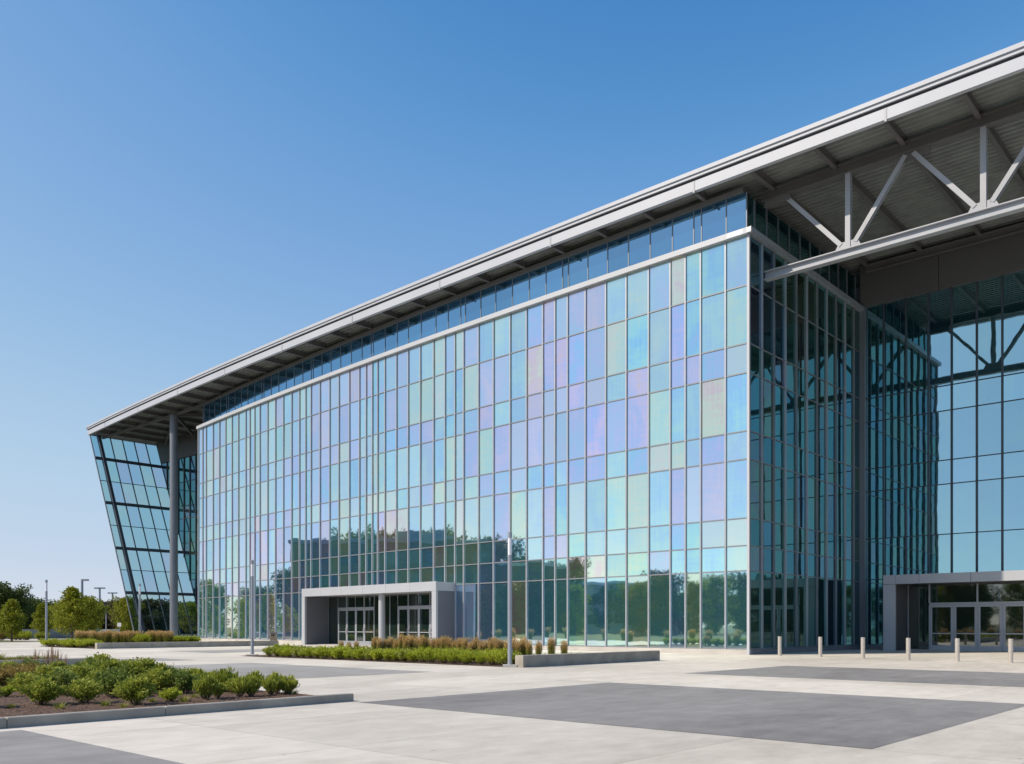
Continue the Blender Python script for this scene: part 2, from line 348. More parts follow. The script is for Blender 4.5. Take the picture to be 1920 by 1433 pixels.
# ------------------------------------------------------------------ ground
def sheet(name, pts_uw, z, m, kind='structure'):
    mb = MB(); mb.poly([B(u, w_, z) for u, w_ in pts_uw]); mb.uv[0] = [(u, w_) for u, w_ in pts_uw]
    return tag(mb.build(name, m), kind=kind)
mb = MB(); mb.poly([(-3000, -3000, -0.012), (3000, -3000, -0.012), (3000, 3000, -0.012), (-3000, 3000, -0.012)])
tag(mb.build('ground', M['lawn']), kind='structure')
sheet('plaza', [(-70, -75), (75, -75), (75, -9.5), (100, -9.5), (100, 40), (-70, 40)], 0.0, M['slab'])
sheet('road', [(76.5, -75), (190, -75), (190, -24), (76.5, -24)], 0.0, M['pave_far'])
sheet('car_park', [(104, -16), (190, -16), (190, 40), (104, 40)], 0.0, M['pave_far'])
def uwrect(name, pts, z=0.004, m='slab_dark'):
    sheet(name, pts, z, M[m])
ua, wa = UW(680, 1317); uc, wc = UW(1913, 1320)
uwrect('pavement_panel', [(QU, QW), (ua, QW), (ua, wc), (QU, wc)])
p1 = UW(1306, 1264); p2 = UW(1487, 1249); p3 = UW(1920, 1285)
uwrect('pavement_panel', [(p2[0]+.3, p1[1]), (p2[0]+.3, p2[1]), (-40, p2[1]), (-40, p1[1])])
p1 = UW(470, 1277); p2 = UW(770, 1258); p4 = UW(380, 1246)
uwrect('pavement_panel', [(p1[0], p1[1]), (p4[0], p1[1]), (p4[0], p2[1]), (p1[0]-.2, p2[1])], m='slab_mid')
p1 = UW(40, 1369)
uwrect('pavement_panel', [(p1[0]-0.0, p1[1]), (p1[0]-0.0, p1[1]-20), (p1[0]-12, p1[1]-20), (p1[0]-12, p1[1])])
p1 = UW(197, 1239); p2 = UW(330, 1236)
uwrect('pavement_panel', [(p1[0]-2.5, p1[1]-4), (p1[0]+1.5, p1[1]-4), (p1[0]+1.5, p2[1]), (p1[0]-2.5, p2[1])], m='slab_mid')
p1 = UW(310, 1221); p2 = UW(500, 1214)
uwrect('pavement_panel', [(p1[0]-6, p1[1]), (p1[0], p1[1]), (p1[0], p2[1]), (p1[0]-6, p2[1])], m='slab_mid')

# ------------------------------------------------------------------ the glass hall
ZR = [0.33, 4.77, 6.2, 7.76, 11.1, 12.7, 16.0, 17.67, 20.96, 23.78]
ZT = 24.1; ZC = 26.5; ZF = 26.87
hall = thing('glass_hall', 'long glass hall with iridescent curtain wall under a deep overhanging steel roof', 'building', (CX, CY, 0))
rnd = random.Random(11)
HUES = [(0.02, 8), (0.10, 11), (0.18, 13), (0.28, 10), (0.38, 7), (0.47, 4), (0.58, 3), (0.70, 6), (0.80, 10), (0.90, 9)]
def hue_field(u, z):
    return (.03 + .08*math.sin(u*.21+z*.13) + .10*math.sin(u*.083-z*.31+1.7) + .07*math.sin(u*.47+z*.55) + .05*(1-z/24)) % 1.0
def facade_attr(u, z, r=rnd):
    h = hue_field(u, z) + (r.gauss(0, .085) if r.random() < .72 else r.choice([-.24, -.18, .2, .3])+r.gauss(0, .04))
    return (h % 1.0, min(1, max(.12, r.gauss(.66, .2))), r.uniform(.93, 1.06))
def pane_attr(r=rnd, row=5):
    tot = sum(x[1] for x in HUES); k = r.random()*tot
    for h, wt in HUES:
        k -= wt
        if k <= 0: break
    return ((h + r.uniform(-.05, .05)) % 1.0, min(1, max(0.15, r.gauss(0.72, 0.2))), r.uniform(0.9, 1.08))
def pane_quad(mb, p00, p10, p11, p01, uv, attr, tilt=0.0022, r=rnd):
    """one pane, very slightly out of plane like real units"""
    n = (p10-p00).cross(p01-p00).normalized(); wv = (p10-p00).length; hv = (p01-p00).length
    a, b = r.gauss(0, tilt), r.gauss(0, tilt)
    a = max(-.006, min(.006, a)); b = max(-.006, min(.006, b))
    o = lambda i, j: n*(a*wv*i + b*hv*j)
    mb.quad(p00+o(-.5, -.5), p10+o(.5, -.5), p11+o(.5, .5), p01+o(-.5, .5), uv, attr)

XM = [1402.6, 1361, 1314.4, 1285.8, 1257.5, 1216.8, 1175, 1136.6, 1098.5, 1065, 1041.5, 1018.6, 988, 957.3, 926, 898, 870, 853.7, 835, 813.7,
      788.7, 766, 744, 722.5, 708.7, 698.7, 687, 674.5, 655.7, 636, 618.7, 600.5, 583.7, 573.7, 562, 547.5, 532, 517, 502.5, 487.8, 478, 469,
      461.4, 447.6, 435.5, 423.7, 412, 400, 387, 380.6, 372.6]
UM = [u_at(x, fw) for x in XM]; UM[0] = 0.0; UL = UM[-1]
print('facade length', UL, 'first panels', [round(b-a, 2) for a, b in zip(UM, UM[1:])])
# entrance in the front wall: snapped to the mullions
iR = XM.index(853.7)
uPR = UM[iR]; uleft = u_at(569, lambda u: fw(u)-2.0)
iL = min(range(len(UM)), key=lambda i: abs(UM[i]-uleft)); uPL = UM[iL]
print('portal', uPR, uPL, uleft)
panes = []
for i in range(len(UM)-1):
    for j in range(len(ZR)-1):
        if j == 0 and iR <= i < iL: continue
        panes.append((i, j))
def psize(i, j):
    p = B((UM[i]+UM[i+1])/2, fw(UM[i])); return (UM[i+1]-UM[i])*(ZR[j+1]-ZR[j])/p.y**2
panes.sort(key=lambda q: -psize(*q))
def front_pane(mb, i, j):
    u0, u1, z0, z1 = UM[i], UM[i+1], ZR[j], ZR[j+1]
    pane_quad(mb, B(u1, fw(u1), z0), B(u0, fw(u0), z0), B(u0, fw(u0), z1), B(u1, fw(u1), z1),
              [(u1, z0), (u0, z0), (u0, z1), (u1, z1)], facade_attr(u0, z0))
for k, (i, j) in enumerate(panes[:100]):
    mb = MB(); front_pane(mb, i, j); mb.build('iridescent_panel', M['dichroic'], hall)
mb = MB()
for i, j in panes[100:]: front_pane(mb, i, j)
tag(mb.build('iridescent_panel', M['dichroic'], hall), kind='stuff', label='smaller and farther iridescent glass panels of the curtain wall')
for i, u in enumerate(UM):
    z0 = 0.3 if not (iR < i < iL) else 4.96
    mb = MB(); wd = 0.08 if 0 < i < len(UM)-1 else 0.10
    mb.bbox(u-wd/2, u+wd/2, fw(u)-0.09, fw(u)+0.05, z0, ZR[-1]+0.02); mb.build('mullion', M['alu'], hall)
def strip(name, m, us, wfun, w0, w1, z0, z1, parent=hall, cap=True):
    mb = MB()
    for a, b in zip(us, us[1:]):
        mb.hexa([B(a, wfun(a)+w0, z0), B(b, wfun(b)+w0, z0), B(b, wfun(b)+w1, z0), B(a, wfun(a)+w1, z0),
                 B(a, wfun(a)+w0, z1), B(b, wfun(b)+w0, z1), B(b, wfun(b)+w1, z1), B(a, wfun(a)+w1, z1)])
    return mb.build(name, m, parent)
for j, z in enumerate(ZR[:-1]):
    segs = [UM] if j > 1 else [UM[:iR+1], UM[iL:]]
    for us in segs: strip('transom', M['alu_dark'], us, fw, -0.055, 0.04, z-0.035, z+0.035)
strip('ledge', M['trim'], UM, fw, -0.30, 1.2, ZR[-1]+0.02, ZT+0.02)
strip('plinth', M['plinth'], UM[:iR+1], fw, -0.10, 0.5, 0.0, 0.29); strip('plinth', M['plinth'], UM[iL:], fw, -0.10, 0.5, 0.0, 0.29)
# clerestory, set back
UCL = [0.35]; 
XC = [1362, 1315.5, 1301, 1261, 1219.4, 1178.7, 1139.5, 1102.5, 1066, 1055, 1024, 992.5, 961, 929.7, 901.7, 872.8, 864, 840.5, 817.5, 790, 766,
      745, 722.5, 700, 696, 679, 659, 639, 621, 604, 587.5, 583.8, 568, 552, 537, 523, 509, 495, 491, 478, 465, 453, 441, 429, 425, 414, 403, 393, 384]
for x in XC: UCL.append(u_at(x, lambda u: fw(u)+0.45))
UCL.append(UL-0.3)
fc = lambda u: fw(u)+0.45
for i, u in enumerate(UCL):
    mb = MB(); mb.bbox(u-0.03, u+0.03, fc(u)-0.03, fc(u)+0.05, ZT, ZC); mb.build('clerestory_mullion', M['col'], hall)
for a, b in zip(UCL, UCL[1:]):
    mb = MB(); pane_quad(mb, B(b, fc(b), ZT), B(a, fc(a), ZT), B(a, fc(a), ZC), B(b, fc(b), ZC), [(b, 0), (a, 0), (a, 2), (b, 2)],
                         (rnd.uniform(0.0, 0.12), 0.8, rnd.uniform(0.9, 1.1)), 0.001)
    mb.build('clerestory_pane', M['clere'], hall)

# side wall of the block along w (in the shade of the recess)
WS = 17.0
WM = [WS*i/11 for i in range(12)]
def wall_w(u, ws, us_sign, zs, m, name='side_pane'):
    """glazed wall running along w at position u; us_sign -1 faces the recess on the right"""
    for a, b in zip(ws, ws[1:]):
        for z0, z1 in zip(zs, zs[1:]):
            mb = MB()
            q = [B(u, a, z0), B(u, b, z0), B(u, b, z1), B(u, a, z1)]; uv = [(a+200, z0), (b+200, z0), (b+200, z1), (a+200, z1)]
            if us_sign > 0: q = [q[1], q[0], q[3], q[2]]; uv = [uv[1], uv[0], uv[3], uv[2]]
            pane_quad(mb, *q, uv, pane_attr(), 0.0016); mb.build(name, m, hall)
    for k, a in enumerate(ws):
        mb = MB(); x0, x1 = sorted((u+us_sign*0.12, u-us_sign*0.05)); mb.bbox(x0, x1, a-0.03, a+0.03, 0.3, ZR[-1]); mb.build('side_mullion', M['door'] if k % 2 else M['alu_dark'], hall)
    for z in zs:
        mb = MB(); x0, x1 = sorted((u+us_sign*0.05, u-us_sign*0.04)); mb.bbox(x0, x1, ws[0], ws[-1], z-0.03, z+0.03); mb.build('side_transom', M['alu_dark'], hall)
wall_w(0.0, WM, -1, ZR, M['side_glass'])
mb = MB(); mb.bbox(-0.3, 1.2, 0.9, WS-0.1, ZR[-1]+0.03, ZT+0.01); mb.bbox(-0.3, 1.2, -0.298, 0.9, ZR[-1]+0.03, ZT+0.01); mb.build('side_ledge', M['door'], hall)
mb = MB(); mb.bbox(-0.10, 0.4, 0.1, WS, 0, 0.288); mb.build('side_plinth', M['alu_dark'], hall)
mb = MB(); mb.bbox(-0.09, 0.06, -0.10, 0.06, 0.0, ZR[-1]+0.01); mb.build('corner_post', M['trim'], hall)
for i in range(11):
    a, b = WM[i], WM[i+1]
    if i == 0: a = 0.45
    mb = MB(); pane_quad(mb, B(.45, a, ZT), B(.45, b, ZT), B(.45, b, ZC), B(.45, a, ZC), [(a, 0), (b, 0), (b, 2), (a, 2)], (0.1, .7, .9), .001)
    mb.build('clerestory_side_pane', M['side_glass'], hall)
    mb = MB(); mb.bbox(0.38, 0.5, b-.04, b+.04, ZT, ZC); mb.build('clerestory_side_mullion', M['alu_dark'], hall)

# recess back wall (right)
fb = lambda u: WS
XB = [1657, 1699, 1741, 1784.6, 1831.7, 1879.5]
UB = [0.0] + [u_at(x, fb) for x in XB]
stepb = UB[-2]-UB[-1]
while UB[-1] > -44: UB.append(UB[-1]-stepb)
uQ0 = u_at(1656, lambda u: WS-2.5); uQ1 = uQ0 - 16.0
ZB = [0.3, 4.9, 7.76, 11.1, 12.7, 16.0, 17.67, ZT]
print('right portal', uQ0, uQ1, 'UB', [round(x, 2) for x in UB[:8]])
bp_ = []
for i in range(len(UB)-1):
    for j in range(len(ZB)-1):
        u0, u1, z0, z1 = UB[i], UB[i+1], ZB[j], ZB[j+1]
        if j == 0:
            if u1 > uQ0: pass
            elif u0 < uQ1: pass
            elif u0 > uQ0: u1 = uQ0
            else: continue
        mb = MB(); pane_quad(mb, B(u0, WS, z0), B(u1, WS, z0), B(u1, WS, z1), B(u0, WS, z1), [(u0, z0), (u1, z0), (u1, z1), (u0, z1)],
                  (rnd.uniform(0.0, 0.2), rnd.uniform(.5, 1), rnd.uniform(.92, 1.05)), 0.0013)
        mb.build('back_pane', M['back_glass'], hall)
for u in UB:
    z0 = 5.04 if uQ1 < u < uQ0 else 0.3
    mb = MB(); mb.bbox(u-0.05, u+0.05, WS-0.12, WS+0.03, z0, ZT); mb.build('back_mullion', M['frame_dark'], hall)
for z in ZB[1:-1]:
    if z == 4.9: mb = MB(); mb.bbox(uQ0, 0, WS-0.05, WS+.02, z-.03, z+.03)
    else: mb = MB(); mb.bbox(UB[-1], 0, WS-0.05, WS+0.02, z-0.03, z+0.03)
    mb.build('back_transom', M['frame_dark'], hall)
mb = MB()
for a in range(9):
    mb.bbox(-0.02-5.2*a-5.17, -0.02-5.2*a, WS-0.25, WS+0.4, ZT+.005, 27.1)
mb.build('header_panel', M['header'], hall)
mb = MB(); mb.bbox(-0.35, 0.0, WS-0.35, WS-.02, 0, ZT+.003); mb.build('inner_corner_post', M['col'], hall)
mb = MB(); mb.bbox(uQ0+.02, -.36, WS-.15, WS+.3, 0, .29); mb.build('back_plinth', M['alu_dark'], hall)

# doors ---------------------------------------------------------------
def leaf_door(u0, u1, w0, z1, handle_side):
    """swing door seen from outside, wall plane w0, between u0<u1"""
    st = 0.14; mb = MB()
    mb.bbox(u0+.02, u0+st, w0-.03, w0+.03, 0.03, z1); mb.bbox(u1-st, u1-.02, w0-.03, w0+.03, 0.03, z1)
    mb.bbox(u0+st, u1-st, w0-.03, w0+.03, z1-.16, z1); mb.bbox(u0+st, u1-st, w0-.03, w0+.03, 0.03, 0.34)
    d_ = mb.build('door', M['door'], hall)
    mb = MB(); pane_quad(mb, B(u1-st, w0+.005, .34), B(u0+st, w0+.005, .34), B(u0+st, w0+.005, z1-.16), B(u1-st, w0+.005, z1-.16),
                         [(u1, 0), (u0, 0), (u0, 2), (u1, 2)], (0.3, .5, rnd.uniform(.8, 1.1)), .001); mb.build('door_glass', M['dark_glass'], d_)
    mb = MB(); mb.bbox(u0+st, u1-st, w0-.07, w0-.035, 1.10, 1.17); mb.build('push_bar', M['alu'], d_)
    h = u0+.09 if handle_side < 0 else u1-.09
    mb = MB(); mb.bbox(h-.02, h+.02, w0-.10, w0-.07, .95, 1.45); mb.bbox(h-.02, h+.02, w0-.07, w0-.03, 1.0, 1.03); mb.bbox(h-.02, h+.02, w0-.07, w0-.03, 1.37, 1.4); mb.build('handle', M['alu'], d_)
def glass_part(name, u0, u1, w0, z0, z1):
    mb = MB(); pane_quad(mb, B(u1, w0, z0), B(u0, w0, z0), B(u0, w0, z1), B(u1, w0, z1), [(u1, z0), (u0, z0), (u0, z1), (u1, z1)], (.25, .5, 1), .001)
    mb.build(name, M['dark_glass'], hall)
def post(u, w0, z0, z1, wd=0.08): mb = MB(); mb.bbox(u-wd/2, u+wd/2, w0-.06, w0+.04, z0, z1); mb.build('door_post', M['door'], hall)

# left entrance portal (front wall)
wf = fw((uPR+uPL)/2)      # local wall offset; portal front is straight
fl = lambda u: fw(uPR) + (fw(uPL)-fw(uPR))*(u-uPR)/(uPL-uPR)
def lbox(mb, u0, u1, a0, a1, z0, z1):
    return mb.hexa([B(u0, fl(u0)+a0, z0), B(u1, fl(u1)+a0, z0), B(u1, fl(u1)+a1, z0), B(u0, fl(u0)+a1, z0),
                    B(u0, fl(u0)+a0, z1), B(u1, fl(u1)+a0, z1), B(u1, fl(u1)+a1, z1), B(u0, fl(u0)+a1, z1)])
PF, PB = -2.0, 0.8
mb = MB(); nseg = 6; L_ = uPL-uPR
mb2 = MB()
for k in range(nseg):
    a = uPR + L_*k/nseg; b = uPR + L_*(k+1)/nseg
    lbox(mb, a+(.02 if k else 0), b, PF, PF+.2, 4.25, 4.95)
mb.build('portal_header', M['portal'], hall)
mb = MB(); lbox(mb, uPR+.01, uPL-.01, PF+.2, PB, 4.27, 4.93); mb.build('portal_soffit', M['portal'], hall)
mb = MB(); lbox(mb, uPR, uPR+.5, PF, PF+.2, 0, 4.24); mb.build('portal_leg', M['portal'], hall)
mb = MB(); lbox(mb, uPR, uPR+.5, PF+.21, PB, 0, 4.26); mb.build('portal_reveal_shaded', M['portal_shade'], hall)
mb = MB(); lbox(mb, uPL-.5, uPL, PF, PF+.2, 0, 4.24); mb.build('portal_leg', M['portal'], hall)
mb = MB(); lbox(mb, uPL-.5, uPL, PF+.21, PB, 0, 4.26); mb.build('portal_reveal_shaded', M['portal_shade'], hall)
mb = MB(); uc_ = u_at(716, lambda u: fl(u)-1.2); pc = B(uc_, fl(uc_)-1.2)
mb.tube((pc.x, pc.y, 0), (pc.x, pc.y, 4.26), .27, .27, 20); mb.build('portal_column', M['portal'], hall, smooth=False)
u_d = lambda x: u_at(x, lambda u: fl(u)+0.6)
wd0 = lambda u: fl(u)+0.6
def entrance_left():
    z1 = 3.15
    bounds = [[634.7, 650.6, 667.5, 683.4, 702.5], [747, 766, 785.6, 807, 828]]
    edges = []
    for bs in bounds:
        us = [min(u_d(x), uPL-.5) for x in bs]; us = [max(u, uPR+.5) for u in us]
        edges.append(us)
        for k in range(4):
            b_, a_ = us[k], us[k+1]
            if b_-a_ > .6: leaf_door(a_+.03, b_-.03, wd0((a_+b_)/2), z1, -1 if k % 2 == 0 else 1)
        for u in us: post(u, wd0(u), 0, 4.24)
        m_ = MB(); m_.hexa([B(us[-1], wd0(us[-1])-.05, z1), B(us[0], wd0(us[0])-.05, z1), B(us[0], wd0(us[0])+.05, z1), B(us[-1], wd0(us[-1])+.05, z1),
                            B(us[-1], wd0(us[-1])-.05, z1+.13), B(us[0], wd0(us[0])-.05, z1+.13), B(us[0], wd0(us[0])+.05, z1+.13), B(us[-1], wd0(us[-1])+.05, z1+.13)]); m_.build('door_head', M['door'], hall)
        for a_, b_ in ((us[4], us[2]), (us[2], us[0])):
            if b_-a_ > .5: glass_part('transom_window', a_+.04, b_-.04, wd0((a_+b_)/2), z1+.13, 4.26)
    # fixed glazing beside and between the door sets
    e = edges
    for a_, b_ in ((e[0][0], uPL-.5), (e[1][0], e[0][4])):
        n = max(1, round((b_-a_)/1.2))
        for k in range(n):
            p, q = a_+(b_-a_)*k/n, a_+(b_-a_)*(k+1)/n
            glass_part('sidelight', p+.04, q-.04, wd0((p+q)/2), 0.1, 4.26); post(q, wd0(q), 0, 4.24, .06)
entrance_left()
mb = MB(); lbox(mb, uPR+.5, uPL-.5, PF+1.0, PB+.2, 0.004, 0.03); mb.build('threshold', M['plinth'], hall)

# right entrance portal (recess back wall)
mb = MB(); k = 0; a = uQ0
mb.bbox(uQ0-.77, uQ0, WS-2.5, WS-2.3, 4.42, 5.03)
a = uQ0-.79; seg = [1.5] + [3.1]*5
for s_ in seg:
    b = max(a-s_, uQ1)
    if a-b > .2: mb.bbox(b+.025, a, WS-2.5, WS-2.3, 4.42, 5.03)
    a = b
mb.build('portal_header', M['portal'], hall)
mb = MB(); mb.bbox(uQ1+.01, uQ0-.01, WS-2.3, WS-.13, 4.44, 5.01); mb.build('portal_soffit', M['portal_deep_shade'], hall)
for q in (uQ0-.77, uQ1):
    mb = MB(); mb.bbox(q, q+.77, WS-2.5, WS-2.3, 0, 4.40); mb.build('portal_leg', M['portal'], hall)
    mb = MB(); mb.bbox(q+.02, q+.75, WS-2.29, WS-.13, 0, 4.43); mb.build('portal_reveal_shaded', M['portal_deep_shade'], hall)
mb = MB(); mb.bbox(uQ1+.77, uQ0-.77, WS-.2, WS, 0.004, 0.05); mb.build('threshold', M['plinth'], hall)
wq = WS-.02
us = [u_at(x, lambda u: wq) for x in (1703, 1743, 1788, 1833, 1880, 1925)]
ud = us[1:]; st_ = ud[-2]-ud[-1]
while ud[-1]-st_ > uQ1+1.2: ud.append(ud[-1]-st_)
glass_part('sidelight', ud[0], uQ0-.79, wq, .1, 4.43)
post(us[0], wq, 0.05, 4.42, .06)
for i in range(len(ud)-1):
    leaf_door(ud[i+1]+.03, ud[i]-.03, wq, 3.05, -1 if i % 2 == 0 else 1)
for u in ud: post(u, wq, 0.05, 3.05, .07)
for i in range(0, len(ud)-1, 2):
    e_ = ud[min(i+2, len(ud)-1)]
    glass_part('transom_window', e_+.05, ud[i]-.05, wq, 3.2, 4.43); post(ud[i], wq, 3.2, 4.42, .1)
mb = MB(); mb.bbox(ud[-1], ud[0], wq-.06, wq+.04, 3.06, 3.2); mb.build('door_head', M['door'], hall)
glass_part('sidelight', uQ1+.77, ud[-1], wq, .1, 4.43)

# ------------------------------------------------------------------ roof
UR0, UR1, WR = -45.0, 96.3, 40.0
us_r = [UR0 + (0-UR0)*i/6 for i in range(6)] + [96.3*i/28 for i in range(29)]
root = MB()
def rstrip(mb, a0, a1, z0, z1):
    for a, b in zip(us_r, us_r[1:]):
        mb.hexa([B(a, fr(a)+a0, z0), B(b, fr(b)+a0, z0), B(b, fr(b)+a1, z0), B(a, fr(a)+a1, z0),
                 B(a, fr(a)+a0, z1), B(b, fr(b)+a0, z1), B(b, fr(b)+a1, z1), B(a, fr(a)+a1, z1)])
    return mb
mb = MB()
for a, b in zip(us_r, us_r[1:]):
    mb.hexa([B(a, fr(a)+.3, 27.45), B(b, fr(b)+.3, 27.45), B(b, WR, 27.45), B(a, WR, 27.45), B(a, fr(a)+.3, 27.9), B(b, fr(b)+.3, 27.9), B(b, WR, 27.9), B(a, WR, 27.9)])
roof = mb.build('roof', M['fascia'], hall)
mb = rstrip(MB(), -0.12, 0.3, 27.80, 28.02); mb2 = rstrip(mb, -0.04, 0.28, 27.62, 27.79); mb2.build('roof_gutter', M['fascia'], roof)
rstrip(MB(), 0.08, 0.29, 27.44, 27.618).build('roof_reveal', M['gap'], roof)
mb = MB(); SPL = [2.9+10.85*k for k in range(-5, 9)]
us_f = sorted(set(us_r + SPL))
for a, b in zip(us_f, us_f[1:]):
    a2 = a+.05 if a in SPL else a
    mb.hexa([B(a2, fr(a2)+0, ZF), B(b, fr(b)+0, ZF), B(b, fr(b)+.28, ZF), B(a2, fr(a2)+.28, ZF), B(a2, fr(a2), 27.435), B(b, fr(b), 27.435), B(b, fr(b)+.28, 27.435), B(a2, fr(a2)+.28, 27.435)])
mb.build('fascia_beam', M['fascia'], roof)
for s_ in SPL[3:]:
    mb = MB(); mb.bbox(s_-.02, s_+.10, fr(s_)-.02, fr(s_)+.1, ZF-.1, 27.43); mb.build('splice_plate', M['steel'], roof)
# end fascia at the far left
w0_ = fr(UR1)
mb = MB(); mb.bbox(UR1-.02, UR1+.15, w0_-.1, WR, 27.6, 28.0); mb.bbox(UR1-.2, UR1+.02, w0_+.29, WR, ZF, 27.44); mb.build('end_fascia', M['steel'], roof)
# corrugated deck underside, ribs along u
prof = [(0, 0), (.16, 0), (.21, .13), (.40, .13), (.45, 0)]; per = 0.45
offs = []
k = 0
while .3+k*per < 22:
    offs += [(.3+k*per+a, zz) for a, zz in prof[:4]]; k += 1
mb = MB(); nr = len(offs)
for a in us_r:
    for o_, zz in offs: p = B(a, fr(a)+o_, 27.22+zz); mb.v.append(tuple(p))
for i in range(len(us_r)-1):
    for j in range(nr-1): mb.f.append((i*nr+j, i*nr+j+1, (i+1)*nr+j+1, (i+1)*nr+j))
mb.build('corrugated_deck', M['deck'], roof)
# rafters
ur = [u_at(HX+F*0, fr)]
ra = u_at(1412, lambda u: -0.7); 
ur = []
for px in (1412, 1540, 1665, 1808):
    lo = [q for q in [px]]
    # position where the fascia underside is seen at this column
    ur.append(u_at(px, lambda u: fr(u)+0.3))
print('rafters', ur)
step = (ur[0]-ur[3])/3; allr = [ur[0]+step*k for k in range(-12, 27) if UR0 < ur[0]+step*k < UR1-1]
for u in allr:
    wend = WS-.25 if u < 0 else (12.2 if u > UL else fw(u)+.44)
    mb = MB(); mb.ibeam(B(u, fr(u)+.29, 26.98), B(u, wend, 26.98), .24, .42, .04, .05, Vector((0, 0, 1)))
    mb.build('rafter', M['rafter'], roof)
# long beam over the clerestory and the left column line
def fbeam(u): return fw(u)+.42 if u <= UL else fw(UL)+.42 + (4.95-fw(UL)-.42)*min(1, (u-UL)/6)
usb = [0.5+(UR1-1.2)*i/30 for i in range(31)]
mb = MB()
for a, b in zip(usb, usb[1:]):
    mb.hexa([B(a, fbeam(a)-.15, ZC), B(b, fbeam(b)-.15, ZC), B(b, fbeam(b)+.15, ZC), B(a, fbeam(a)+.15, ZC), B(a, fbeam(a)-.15, ZF-.1), B(b, fbeam(b)-.15, ZF-.1), B(b, fbeam(b)+.15, ZF-.1), B(a, fbeam(a)+.15, ZF-.1)])
mb.build('edge_beam', M['rafter'], roof)
for (a, b) in (((75.8, 4.95), (84, 11.5)), ((75.8, 4.95), (68.5, 11.8)), ((75.8, 4.95), (92.5, 12.0))):
    mb = MB(); mb.ibeam(B(*a, 26.55), B(*b, 26.55), .22, .4, .04, .05, Vector((0, 0, 1))); mb.build('raking_beam', M['rafter'], roof)
# main truss over the recess
WT = 2.0
tr_ = MB(); up = Vector((0, 0, 1)); inw = Vector((VX, VY, 0))
truss = MB().ibeam(B(0.1, WT, 26.63), B(-44.5, WT, 26.63), .42, .62, .07, .08, up).build('roof_truss', M['rafter'], hall)
MB().ibeam(B(-.05, WT, 21.98), B(-44.5, WT, 21.98), .46, .5, .06, .09, up).build('bottom_chord', M['steel'], truss)
ub0, sp = -4.9, 6.72
for k in range(6):
    ub = ub0 - sp*k; ut0 = -1.0 if k == 0 else ub+sp/2+.25; ut1 = ub-sp/2-.0
    zb, zt = 22.25, 26.32
    MB().ibeam(B(ub, WT, zb), B(ub, WT, zt), .28, .28, .04, .05, inw).build('truss_post', M['steel'], truss)
    MB().ibeam(B(ub+.38, WT, zb+.25), B(ut0-.3, WT, zt-.08), .24, .26, .04, .05, inw).build('truss_diagonal', M['steel'], truss)
    MB().ibeam(B(ub-.38, WT, zb+.25), B(ut1+.35, WT, zt-.08), .24, .26, .04, .05, inw).build('truss_diagonal', M['steel'], truss)
    mb = MB(); q = [(ub+.72, zb-.02), (ub-.72, zb-.02), (ub-.5, zb+.38), (ub+.5, zb+.38)]
    mb.hexa([B(a, WT-.10, z) for a, z in q] + [B(a, WT+.10, z) for a, z in q]); mb.build('gusset_plate', M['steel'], truss)
    mb = MB(); q = [(ut1-.8, zt-.4), (ut1+.8, zt-.4), (ut1+.9, zt+.02), (ut1-.9, zt+.02)]
    mb.hexa([B(a, WT-.07, z) for a, z in q] + [B(a, WT+.07, z) for a, z in q]); mb.build('gusset_plate', M['rafter'], truss)
    if k == 0: mb = MB(); mb.bbox(-1.6, -0.05, WT-.18, WT+.18, 25.95, 26.31); mb.build('bracket', M['rafter'], truss)
mb = MB(); mb.bbox(.05, .3, WT-.3, WT+.3, 21.5, 22.5); mb.build('bearing_plate', M['steel'], truss)
# a second light runner below the deck deeper in
for wv in (16.4,):
    MB().ibeam(B(-.55, wv, 26.62), B(-44.5, wv, 26.62), .3, .5, .05, .06, up).build('purlin', M['rafter'], roof)

# ------------------------------------------------------------------ leaning screen at the far left, column, left recess
UT, WT0, WT1, LEAN = 95.8, 4.35, 12.4, 13.2
def us_(z): return UT - LEAN*(1 - z/26.9)
ZS = [0.25, 2.9, 5.8, 8.7, 11.5, 14.5, 17.5, 20.5, 23.6, 26.8]
WSC = [WT0-1.05, WT0] + [WT0 + (WT1-WT0)*i/5 for i in range(1, 6)]
for a, b in zip(WSC, WSC[1:]):
    for z0, z1 in zip(ZS, ZS[1:]):
        mb = MB(); pane_quad(mb, B(us_(z0), a, z0), B(us_(z0), b, z0), B(us_(z1), b, z1), B(us_(z1), a, z1), [(a+50, z0), (b+50, z0), (b+50, z1), (a+50, z1)], pane_attr(), .001)
        mb.build('leaning_pane', M['screen'], hall)
leanu = Vector((0, 0, 1))
nl = (B(us_(10), 0, 10)-B(us_(0), 0, 0)).cross(inw).normalized()
for i, a in enumerate(WSC):
    wd, dp = (0.10, 0.15) if i != 1 else (0.36, 0.5)
    mb = MB(); p0, p1 = B(us_(0)-(.12 if i != 1 else .3), a, 0), B(us_(26.8)-(.12 if i != 1 else .3), a, 26.8)
    mb.bar(p0, p1, dp, wd, inw); mb.build('leaning_mullion' if i != 1 else 'leaning_edge_beam', M['frame_dark'] if i else M['col'], hall)
for j, z in enumerate(ZS[1:-1]):
    th = 0.38 if j % 2 == 1 else 0.08
    dz = th/2; mb = MB(); x = us_(z)
    mb.bbox(x-.28 if th > .1 else x-.14, x-.03, WSC[0], WSC[-1]-.1, z-dz, z+dz); mb.build('leaning_transom', M['frame_dark'], hall)
mb = MB(); mb.bbox(us_(0)-.5, us_(0)+.3, WSC[0], WSC[-1], 0, .24); mb.build('screen_kerb', M['plinth'], hall)
pc = at(326, 104.4); mb = MB(); mb.tube((pc.x, pc.y, 0), (pc.x, pc.y, ZC+.02), .46, .46, 24); mb.build('round_column', M['col'], hall, smooth=False)
